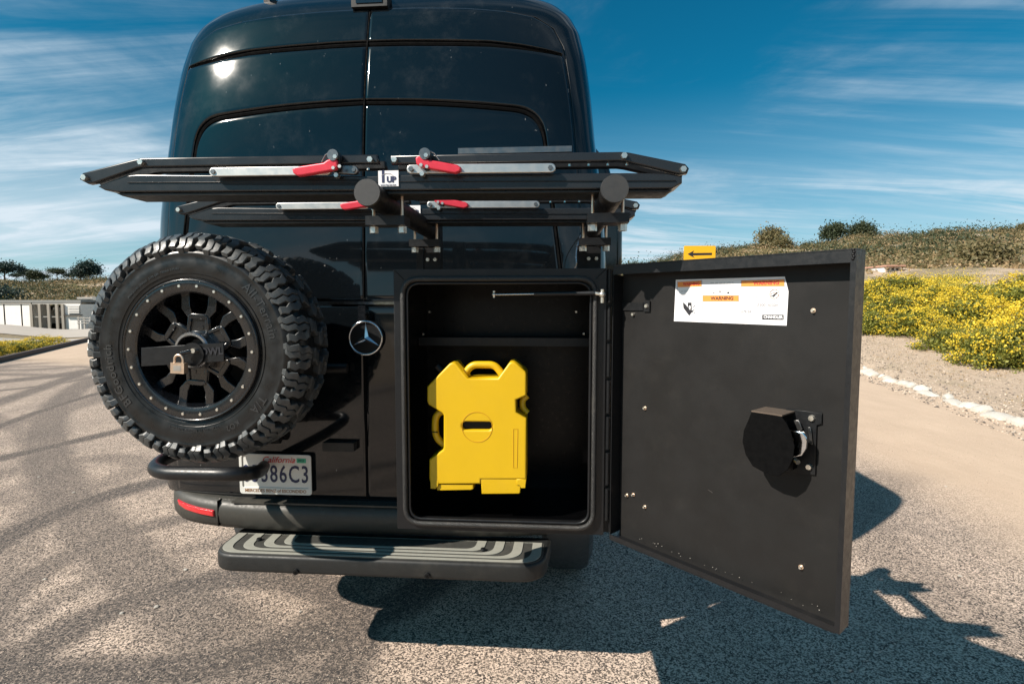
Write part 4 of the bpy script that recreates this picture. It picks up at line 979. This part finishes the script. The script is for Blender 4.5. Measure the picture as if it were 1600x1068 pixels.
u, z = PD(1012, 478, WP); part('strut_bracket', dbox(u-.011, u+.011, z-.017, z+.015, WP+.0005, WP+.006, .001), 'powder', door); part('screw', cylm(dp(u, z, WP+.006), dp(u, z, WP+.011), .007, .005, 12), 'zinc', door)
u, z = PD(990, 491, WP); part('screw', cylm(dp(u, z, WP), dp(u, z, WP+.008), .005, .0045, 12), 'zinc', door)
ua, za = PD(950, 470, WP+.02); ub, zb2 = PD(1003, 483, WP+.01); part('strut_arm', dbox(.004, ub, min(za, zb2)-.004, min(za, zb2)+.020, WP+.0005, WP+.005, .001), 'powder', door)
# latch cover, rotor, brackets
def du(*pts, w): return [PD(px, py, w) for px, py in pts]
WC = .034
cover = dslab([rnd2(du((1175, 645), (1220, 652), (1232, 672), (1241, 700), (1236, 722), (1216, 744), (1192, 738), (1170, 722), (1161, 695), (1162, 670), (1172, 655), w=WC))] if False else [du((1174, 643), (1218, 648), (1228, 660), (1236, 676), (1241, 696), (1239, 716), (1231, 733), (1216, 744), (1196, 739), (1176, 728), (1165, 710), (1160, 690), (1162, 672), (1170, 654), w=WC)], WC-.003, .003, .0008)
lt = part('latch_cover', cover, 'matte_black', door)
tb = dbox(PD(1174, 640, WC)[0], PD(1222, 648, WC)[0], PD(1196, 645, WC)[1]-.002, PD(1196, 645, WC)[1]+.001, WP+.001, WC, .0005); part('latch_hood', tb, 'hood_tan', door)
part('latch_plate', dslab([du((1228, 638), (1284, 645), (1284, 662), (1276, 664), (1274, 742), (1228, 738), w=WP+.006)], WP+.002, .004, .001), 'powder', door)
for px, py in ((1268, 653), (1264, 729)):
    u, z = PD(px, py, WP+.008); part('latch_screw', cylm(dp(u, z, WP+.006), dp(u, z, WP+.013), .0085, .0065, 8), 'zinc', door)
cu_ = [PD(px, py, WP+.05) for px, py in ((1234, 671), (1256, 674), (1262, 682), (1261, 700), (1254, 711), (1238, 714), (1240, 704), (1236, 694), (1241, 686), (1236, 679))]
part('latch_rotor', dslab([cu_], WP+.044, .012, .003, 3), 'chrome', door)
for a_, c_ in (((1238, 726), (1222, 729)), ((1240, 716), (1247, 722))):
    part('latch_pin', tubem([dp(*PD(*a_, WP+.02), WP+.02), dp(*PD(*c_, WP+.03), WP+.03)], .006, 10), 'zinc', door)
part('latch_spring_arm', dslab([du((1240, 656), (1248, 656), (1254, 670), (1252, 673), (1246, 671), w=WP+.02)], WP+.018, .003, .001), 'alu_dark', door)
part('latch_link', dslab([du((1262, 666), (1267, 668), (1270, 694), (1266, 694), w=WP+.012)], WP+.010, .003, .0006), 'alu_dark', door)
part('latch_housing', dbox(PD(1190, 690, WP)[0], PD(1248, 690, WP)[0], PD(1210, 722, WP)[1], PD(1210, 662, WP)[1], WP+.001, WP+.030, .004), 'inner', door)
# warning sticker
WS = WP+.0012
sq = du((1056, 437), (1226, 432), (1232, 455), (1229, 508.5), (1053, 501.5), w=WS)
part('warning_sticker', dslab([sq], WP+.0003, .0008), 'white', door)
def stq(name, pts, m_, w=WS): return part(name, dslab([du(*pts, w=w)], w, .0004), m_, door)
stq('orange_header', ((1059, 440.5), (1096, 438.5), (1096, 447.5), (1059, 448.5)), 'orange')
stq('orange_header', ((1098.5, 461.5), (1154, 461.5), (1154, 470.5), (1098.5, 470.8)), 'orange')
stq('orange_header', ((1158.5, 438.5), (1225.5, 436.5), (1225.5, 447), (1158.5, 447.5)), 'orange')
def dtext(s, size, px, py, m_, bold=0, sx_=1, w=WS+.0006, rot=0, name='lettering', shear=0):
    u, z = PD(px, py, w); me = text(s, size, .0004, bold=bold, shear=shear); me.transform(DM @ Matrix.Translation((u, z, w)) @ Matrix.Rotation(rot, 4, 'Z') @ Matrix.Diagonal((sx_, 1, 1, 1)))
    return part(name, me, m_, door)
dtext('WARNING', .0125, 1080, 443.5, 'red_ink', .0004, .85); dtext('WARNING', .0135, 1128, 466, 'ink', .0004, 1.0); dtext('WARNING', .0135, 1197, 442, 'red_ink', .0004, 1.0)
def outline(pts, m_='ink_grey', t=.0011):
    q = du(*pts, w=WS); cx_ = sum(p[0] for p in q)/len(q); cz_ = sum(p[1] for p in q)/len(q)
    inn_ = [(p[0]+(t if p[0] < cx_ else -t), p[1]+(t if p[1] < cz_ else -t)) for p in q]; part('print_frame', dslab([q, inn_], WS, .0004), m_, door)
outline(((1058, 439.5), (1097, 437.8), (1096.5, 499.5), (1057, 498)), 'ink_grey'); outline(((1097.8, 461), (1155, 461), (1154.5, 501.5), (1097.3, 500)), 'ink_grey'); outline(((1157.8, 438), (1226, 435.5), (1226.5, 471.5), (1157.5, 471.5)), 'ink_grey')
def lines(rows, m_='ink_light', t=.0013):
    bm = bmesh.new()
    for (a, c, y0_, y1_) in rows:
        ua, za = PD(a, y0_, WS); ub, zb_ = PD(c, y1_, WS); x = ua
        while x < ub:
            L_ = random.uniform(.004, .012); f = (x-ua)/(ub-ua); z = za+(zb_-za)*f
            add_box(bm, (x, z-t/2, WS), (min(x+L_, ub), z+t/2, WS+.0004)); x += L_+.003
    me = b2m(bm); me.transform(DM); return part('print_lines', me, m_, door)
lines([(1100, 1152, 475+k*3.9, 475.5+k*3.9) for k in range(6)]); lines([(1064, 1090, 455+k*5, 455+k*5) for k in range(3)]); lines([(1168, 1188, 453+k*5.2, 453+k*5.2) for k in range(3)])
lines([(1110, 1146, 442, 441), (1116, 1136, 446, 446)], 'ink_grey'); lines([(1160, 1188, 494, 494.5), (1160, 1184, 498, 498.5)])
lines([(1172, 1182, 475, 475)])
dtext('E300-3050m', .0105, 1199, 476.5, 'ink_grey', 0, 1, shear=.2); dtext('079-24', .0095, 1165, 487, 'ink_grey', 0, 1, rot=.05, shear=.3)
stq('logo_block', ((1191, 491.5), (1224.5, 491.5), (1224.5, 499.5), (1191, 499)), 'ink'); dtext('CHANDLER', .0098, 1207.8, 495.3, 'white', .0004, .93)
stq('crush_pictogram', ((1067, 472), (1071, 475), (1078, 484), (1084, 485), (1080, 489), (1077, 493), (1074.5, 490), (1068, 481)), 'ink')
stq('hand_pictogram', ((1074.5, 472.5), (1080.5, 472.5), (1081, 484), (1078.5, 484), (1079.5, 478.5), (1077.5, 476.5), (1076, 479), (1077, 484), (1075, 483)), 'ink')
for a_, c_ in (((1082, 480), (1086, 477)), ((1083, 484), (1087, 485)), ((1082, 487), (1086, 489))):
    part('spark_line', tubem([dp(*PD(*a_, WS), WS+.0003), dp(*PD(*c_, WS), WS+.0003)], .0008, 5), 'ink', door)
u, z = PD(1210, 459, WS); pts = [dp(u+.0115*math.cos(2*PI*k/32), z+.0115*math.sin(2*PI*k/32), WS+.0004) for k in range(32)]; part('round_symbol', tubem(pts, .0007, 5, True), 'brown_ink', door)
part('round_symbol_bar', tubem([dp(u-.010, z-.001, WS+.0005), dp(u-.001, z+.0035, WS+.0005), dp(u+.010, z-.003, WS+.0005)], .0006, 5), 'brown_ink', door)
stq('round_symbol_figure', ((1203, 463), (1209, 460), (1214, 455.5), (1215.5, 457), (1211, 461.5), (1209, 465), (1208, 462.5)), 'ink')
for px, m_ in ((1115, 'ink_grey'), (1138, 'ink')): u, z = PD(px, 457, WS); part('small_icon', dbox(u-.003, u+.003, z-.0025, z+.002, WS, WS+.0004, 0), m_, door)
u, z = PD(1125, 455.5, WS); part('small_icon', cylm(dp(u, z, WS), dp(u, z, WS+.0005), .0035, n=12), 'ink_grey', door)
# scuff mark and weld crumbs
u, z = PD(1110, 767, WP); part('scuff', dslab([[(u-.007, z+.002), (u+.007, z-.003), (u+.0075, z-.0015), (u-.006, z+.0035)]], WP+.0002, .0003), 'alu_dark', door)
bm = bmesh.new()
for k in range(26):
    f = random.random(); bmesh.ops.create_icosphere(bm, subdivisions=1, radius=random.uniform(.0006, .0014), matrix=Matrix.Translation(dp(.02+f*(LD_-.05), dz0+.022+random.uniform(0, .006), -.044+random.uniform(0, .02))))
cr = part('grit', b2m(bm), 'pebble', door); cr['kind'] = 'stuff'

# ================================================================ FUEL CAN
YK = -.345
cn = thing('fuel_can', 'flat yellow plastic fuel can with three grip handles standing inside the cabinet', 'fuel can', (.47, YK+.05, z0+.01), s=0.89)
def zc(*pts): 
    o_ = []
    for x, y in pts:
        p = PV(640+x/3.681, 540+y/3.681, YK); o_.append((p.x, p.z))
    return o_
def sl(cxz, cyz, hw_, hh_):   # stadium
    return zc(*[(cxz+math.copysign(hw_-hh_, math.cos(t))+hh_*math.cos(t), cyz+hh_*math.sin(t)) for t in np.linspace(0, 2*PI, 25)[:-1]])
outl = zc((100, 235), (228, 103), (243, 96), (262, 98), (330, 187), (508, 187), (572, 98), (590, 92), (605, 95), (665, 145), (672, 160), (672, 287), (612, 312), (612, 380), (672, 412), (672, 768), (410, 768), (410, 795), (120, 795), (112, 765), (112, 655), (190, 598), (195, 585), (195, 400), (185, 385), (110, 340), (100, 320))
body = face_slab([outl, sl(388, 461, 88, 24)], YK, .10, .006, 3); cbod = part('can_body', body, 'yellow', cn)
part('slot_recess', face_slab([sl(388, 461, 86, 23)], YK+.018, .01, 0), 'inner', cn)
part('foot_block', face_slab([zc((410, 765), (636, 765), (640, 800), (636, 848), (626, 853), (413, 853))], YK+.003, .09, .003, 2), 'yellow', cn)
part('foot_rail', face_slab([zc((155, 800), (362, 800), (366, 826), (352, 833), (155, 835))], YK+.006, .08, .003, 2), 'yellow', cn)
part('foot_lug', face_slab([zc((120, 772), (165, 772), (165, 806), (148, 822), (120, 820))], YK-.001, .09, .002, 2), 'yellow', cn)
part('foot_lug', face_slab([zc((616, 766), (670, 766), (666, 818), (640, 818), (632, 800), (616, 800))], YK-.001, .09, .002, 2), 'yellow', cn)
def ztube(pts, r_, rad, name):
    q = [Vector((a, YK+.045, c)) for a, c in zc(*pts)]; part(name, tubem(rnd(q, rad, 5, False), r_, 14), 'yellow', cn)
ztube([(300, 180), (345, 117), (482, 117), (530, 180)], .0125, .02, 'top_handle')
ztube([(200, 380), (131, 410), (131, 545), (200, 600)], .0125, .03, 'side_handle')
ztube([(675, 300), (645, 322), (645, 370), (675, 400)], .0105, .02, 'small_handle')
p = PV(640+388/3.681, 540+467/3.681, YK); rc = (PV(640+475/3.681, 540+467/3.681, YK)-p).length
part('round_groove', tubem([(p.x+rc*math.sin(2*PI*k/48), YK-.0003, p.z+rc*math.cos(2*PI*k/48)) for k in range(48)], .0011, 6, True), 'yellow_deep', cbod)
q = zc((597, 478), (622, 478), (618, 700), (597, 700)); part('level_groove', tubem([(a, YK-.0003, c) for a, c in q], .0010, 6, True), 'yellow_deep', cbod)
part('gap_mark', boxm((zc((110, 508))[0][0], YK+.030, zc((110, 511))[0][1]), (zc((152, 508))[0][0], YK+.034, zc((110, 506))[0][1]), 0), 'inner', cn)
part('can_mount', boxm((.42, YK+.10, .95), (.54, yb-.005, 1.07), .01), 'inner', cn)
part('cap', cylm((zc((140, 125))[0][0], YK+.05, zc((140, 125))[0][1]), (zc((165, 152))[0][0], YK+.05, zc((165, 152))[0][1]), .018, .018, 20), 'inner', cn)

# ================================================================ BIKE RACK
rk = thing('rack_frame', 'black pipe frame holding the two bike trays above the cabinet', 'rack frame', (.62, -.1, 1.5), s=1.14)
BX = (.368, .879); ZB = 1.651
for bx_ in BX:
    t_ = part('bar', cylm((bx_, -1.0, ZB), (bx_, -.36, ZB), .0262, n=32), 'powder', rk); part('end_cap', cylm((bx_, -1.006, ZB), (bx_, -.999, ZB), .0275, .0285, 40), 'cap_grey', t_)
    part('mast', boxm((bx_-.026, -.405, 1.5095), (bx_+.026, -.355, 1.70), .004), 'powder', rk)
    part('base_plate', boxm((bx_-.055, -.45, 1.5085), (bx_+.055, -.32, 1.513), .002), 'powder', rk)
    part('gusset', boxm((bx_-.048, -.412, 1.5135), (bx_-.0265, -.407, 1.60), .002), 'powder', rk)
    for s_ in (-1, 1): part('mast_bolt', cylm((bx_+s_*.012, -.405, 1.56), (bx_+s_*.012, -.413, 1.56), .006, n=6), 'zinc', rk)
part('cable', tubem(rnd([(.865, -.03, 1.70), (.835, -.16, 1.60), (.842, -.18, 1.545), (.80, -.10, 1.535)], .05, 6, False), .0022, 6), 'chrome_soft', rk)
YT = -.90
def tq(*pts, y=YT): return [(lambda p: (p.x, p.z))(PV(px, py, y)) for px, py in pts]
TP = []   # parts of a tray: (name, mesh, material, parent index)
def tp(name, me, m_, par=None): me.materials.append(MATS[m_]); TP.append((name, me, par)); return len(TP)-1
ch_ = tp('channel', face_slab([tq((152, 291), (163, 297), (184, 300), (1050, 294.5), (1066, 286), (1066, 275), (1045, 271), (980, 270), (620, 273), (580, 275), (213, 272.5), (196, 274))], YT, .085, .0030, 3), 'anodised')
tp('channel_web', face_slab([tq((176, 297), (186, 303), (1046, 296), (1052, 291))], YT+.012, .07, .0005), 'matte_black', ch_)
tp('bottom_lip', face_slab([tq((178, 301), (188, 305.5), (1044, 299), (1052, 295.5))], YT+.006, .078, .0012, 2), 'bumper_dark', ch_)
tp('side_bead', face_slab([tq((200, 284.5), (200, 286.2), (1056, 283.2), (1056, 281.8))], YT-.0025, .003, .0006), 'powder_lit', ch_)
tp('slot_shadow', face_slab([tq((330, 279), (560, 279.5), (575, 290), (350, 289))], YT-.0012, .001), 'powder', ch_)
bm = bmesh.new()
for px in list(range(350, 580, 28))+list(range(650, 1000, 30)):
    p = PV(px, 258, YT); add_cyl(bm, (p.x, YT+.005, 1.7235), (p.x, YT+.005, 1.7285), .0035, .0030, 8)
tp('rivets', b2m(bm), 'zinc', ch_)
for x_a, x_b in (((128, 282), 'L'), ((1075, 262), 'R')): pass
armL = [(127, 281), (132, 271), (212, 250), (224, 247.5), (590, 242), (593, 256), (225, 262), (216, 263.5), (152, 286), (140, 288)]
armR = [(611, 244), (970, 238), (982, 239), (1070, 257), (1076, 264), (1073, 272), (1062, 273), (980, 254), (968, 252.5), (612, 257)]
aL = tp('wheel_arm', face_slab([tq(*armL)], YT-.006, .018, .003, 2), 'anodised'); aR = tp('wheel_arm', face_slab([tq(*armR)], YT-.006, .018, .003, 2), 'anodised')
for arm, par in ((armL, aL), (armR, aR)):
    me = face_slab([tq(*arm)], YT+.050, .018, .003, 2); tp('wheel_arm', me, 'powder')
def boltat(px, py, r_=.0075, par=None, y=YT-.006, L_=.008, m_='zinc', name='arm_bolt'):
    p = PV(px, py, y); tp(name, cylm((p.x, y+.001, p.z), (p.x, y-L_, p.z), r_, r_*.9, 6, .0008), m_, par)
for q, par in (((134, 278), aL), ((222, 254), aL), ((579, 250), aL), ((617, 250), aR), ((975, 244), aR), ((1067, 265), aR)): boltat(*q, par=par)
def rbar(p0, p1, hw_, y, dep, bev=.0015):
    a = PV(*p0, y); c = PV(*p1, y); d = Vector((c.x-a.x, c.z-a.z)); L_ = d.length; d.normalize(); n_ = Vector((-d.y, d.x)); out_ = []
    for t in np.linspace(PI/2, 3*PI/2, 9): out_.append((a.x+d.x*math.cos(t)*hw_+n_.x*math.sin(t)*hw_, a.z+d.y*math.cos(t)*hw_+n_.y*math.sin(t)*hw_))
    for t in np.linspace(-PI/2, PI/2, 9): out_.append((c.x+d.x*math.cos(t)*hw_+n_.x*math.sin(t)*hw_, c.z+d.y*math.cos(t)*hw_+n_.y*math.sin(t)*hw_))
    return face_slab([out_], y, dep, bev, 2)
sL = tp('ratchet_bar', rbar((333, 268.5), (510, 266), .0100, YT-.020, .010), 'alu'); sR = tp('ratchet_bar', rbar((672, 263.5), (861, 262), .0100, YT-.020, .010), 'alu')
s2L = tp('pivot_block', rbar((524, 264), (553, 265.5), .0092, YT-.014, .012), 'alu_dark'); s2R = tp('pivot_block', rbar((642, 264), (672, 264), .0098, YT-.016, .012), 'alu')
for q, par, r_ in (((333, 268.5), sL, .006), ((553, 265.5), s2L, .005), ((860, 262), sR, .006), ((642, 264), s2R, .006)): boltat(*q, r_=r_, par=par, y=YT-.020, L_=.003, m_='alu_dark', name='pivot_screw')
lL = tp('cam_lever', face_slab([tq((467, 270), (469, 276), (475, 280), (482, 279.5), (535, 270.5), (536, 258), (533, 253), (520, 256), (515, 260), (472, 266.5))], YT-.034, .016, .003, 3), 'red')
lR = tp('cam_lever', face_slab([tq((655, 253), (656, 262), (665, 267), (700, 273.5), (715, 276), (723, 273), (724, 267), (718, 263), (690, 258), (672, 255), (666, 250), (658, 250))], YT-.034, .016, .003, 3), 'red')
for q, par in (((521, 262.5), lL), ((531, 260), lL), ((658, 258), lR), ((667, 260.5), lR)): boltat(*q, r_=.0045, par=par, y=YT-.034, L_=.003, m_='alu', name='lever_screw')
for q, par in (((524, 245), lL), ((666, 243), lR)):
    p = PV(*q, YT-.02); tp('cam_head', cylm((p.x, YT-.036, p.z), (p.x, YT-.010, p.z), .0125, n=24, bevel=.002), 'alu_dark', par); boltat(q[0], q[1], .0055, par, YT-.036, .004)
    s_ = -1 if q[0] < 600 else 1; tp('cam_cheek', rbar((q[0], q[1]), (q[0]+s_*1, q[1]+16), .0105, YT-.026, .010), 'powder_lit', par)
    tp('spring_wire', tubem([(p.x, YT-.030, p.z+.012), (p.x+s_*.020, YT-.028, p.z+.002), (p.x+s_*.030, YT-.024, p.z-.012)], .0015, 6), 'chrome_soft', par)
    boltat(q[0]+(4 if s_ < 0 else -5), q[1]+30, .006, None, YT-.010, .012)
a = PV(591, 267, YT-.002); c = PV(623, 291, YT-.002)
stk = tp('maker_sticker', boxm((a.x, YT-.003, c.z), (c.x, YT-.0005, a.z), 0), 'white', ch_)
cxs, czs = (a.x+c.x)/2, (a.z+c.z)/2
def ttext(s, size, x, z, bold, m_='navy', sx_=1):
    me = text(s, size, .0008, bold=bold); me.transform(Matrix.Translation((x, YT-.0034, z)) @ Matrix.Diagonal((sx_, 1, 1, 1)) @ Matrix.Rotation(PI/2, 4, 'X')); tp('lettering', me, m_, ch_)
ttext('1', .036, cxs-.012, czs+.003, .0013, sx_=.9); ttext('UP', .0175, cxs+.007, czs-.003, .0009); ttext('www.1up-usa.com', .0048, cxs, czs-.0145, 0)
tp('sticker_swoosh', tubem([(cxs-.016, YT-.0034, czs+.006), (cxs-.006, YT-.0034, czs+.011), (cxs+.006, YT-.0034, czs+.010), (cxs+.016, YT-.0034, czs+.002)], .0006, 5), 'ink_light', ch_)
# clamps under the channel, two bolts each
for bx_ in BX:
    cp = tp('clamp_plate', boxm((bx_-.046, YT+.012, ZB-.050), (bx_+.046, YT+.062, ZB-.029), .003), 'powder_lit')
    for s_ in (-1, 1):
        tp('clamp_stud', cylm((bx_+s_*.034, YT+.037, ZB-.066), (bx_+s_*.034, YT+.037, 1.675), .0036, n=8), 'brass', cp); tp('clamp_nut', cylm((bx_+s_*.034, YT+.037, ZB-.066), (bx_+s_*.034, YT+.037, ZB-.051), .0105, n=6, bevel=.0008), 'zinc', cp)
t1 = thing('bike_tray', 'nearer and higher looking black bike tray with silver bars and red levers', 'bike tray', (.346, YT, 1.70), 'bike trays', s=1.10)
t2 = thing('bike_tray', 'farther bike tray behind the near one, lower in view, partly hidden by it', 'bike tray', (.302, YT+.38, 1.70), 'bike trays', s=1.10)
for ti, t_ in enumerate((t1, t2)):
    objs = []
    for name, me, par in TP:
        if ti == 0: me.transform(Matrix.Translation(-OFF[t1]))
        o_ = finish(name, me, None, t_ if par is None else objs[par]); objs.append(o_)
        if ti and name in ('clamp_plate',): o_.location.x = .044
    if ti: t_.location.z -= .010
a = PV(718, 238, YT+.06); c = PV(893, 233, YT+.06)
part('accessory_strip', boxm((a.x, YT+.04, 1.765), (c.x, YT+.075, 1.778), .002), 'alu_dark', t1)

# ================================================================ fine grit lying on the lot and the verge
def grit(name, n, sampler, rmin, rmax, m_, z_of):
    P0 = sampler(n); r_ = np.random.uniform(rmin, rmax, n)**1.0; base = np.array([[1, 0, 0], [0, 1, 0], [-1, 0, 0], [0, -1, 0], [0, 0, .7], [0, 0, -.7]], float)
    F0 = np.array([[0, 1, 4], [1, 2, 4], [2, 3, 4], [3, 0, 4], [1, 0, 5], [2, 1, 5], [3, 2, 5], [0, 3, 5]])
    a = np.random.uniform(0, 6.28, n); ca_, sa_ = np.cos(a), np.sin(a); V = base[None]*np.random.uniform(.6, 1.25, (n, 6, 1))*r_[:, None, None]
    x = V[:, :, 0]*ca_[:, None]-V[:, :, 1]*sa_[:, None]; y = V[:, :, 0]*sa_[:, None]+V[:, :, 1]*ca_[:, None]
    V = np.stack([x+P0[:, :1], y+P0[:, 1:2], V[:, :, 2]+z_of(P0[:, 0], P0[:, 1])[:, None]+r_[:, None]*.25], -1).reshape(-1, 3); F = (F0[None]+6*np.arange(n)[:, None, None]).reshape(-1, 3)
    me = bpy.data.meshes.new(name); me.vertices.add(len(V)); me.vertices.foreach_set('co', V.ravel().astype(np.float32)); me.loops.add(F.size); me.loops.foreach_set('vertex_index', F.ravel().astype(np.int32))
    me.polygons.add(len(F)); me.polygons.foreach_set('loop_start', np.arange(0, F.size, 3, dtype=np.int32)); me.polygons.foreach_set('loop_total', np.full(len(F), 3, np.int32)); me.update(); struct(name, me, m_, 'stuff')
b = NB('grit'); g_ = b.n('ShaderNodeNewGeometry'); b.set(base=b.mix(g_.outputs['Random Per Island'], (.07, .06, .055), (.62, .52, .42)), rough=.9); MATS['grit'] = b.m
def near_lot(n):
    y = 1.6+6.5*np.random.rand(n)**1.7; x = (np.random.rand(n)-.5)*2.3*(y+.3); return np.stack([x, y], 1)
grit('lot_grit', 26000, near_lot, .0012, .0048, 'grit', lambda x, y: 0*x)
def verge(n):
    t_ = np.random.uniform(-2, 22, n); s_ = np.random.exponential(1.6, n)-.5; return np.stack([KA.x+KD.x*t_+KD.y*s_, KA.y+KD.y*t_-KD.x*s_], 1)
grit('verge_gravel', 9000, verge, .006, .026, 'grit', lambda x, y: np.where(rdist(x, y) > 0, terr(x, y), 0))
# ================================================================ small loose stones on the asphalt
np.random.seed(5); random.seed(5)
for i, (px, py) in enumerate([(70, 905), (215, 668), (290, 890), (245, 948), (190, 958), (115, 770), (365, 915), (1478, 760), (1120, 690), (1500, 900), (940, 852), (520, 1000), (60, 745), (470, 955)]):
    g_ = G(px, py); s_ = random.uniform(.006, .015); M = Matrix.Translation((g_.x, g_.y, s_*.25)) @ Matrix.Rotation(i*1.3, 4, 'Z') @ Matrix.Diagonal((s_, s_*.8, s_*.6, 1))
    o_ = bpy.data.objects.new('loose_stone', stones[i % 4]); COL.objects.link(o_); o_.matrix_world = M; tag(o_, 'thumb-sized pale loose stone lying on the open asphalt', 'stone', 'loose stones on the asphalt')
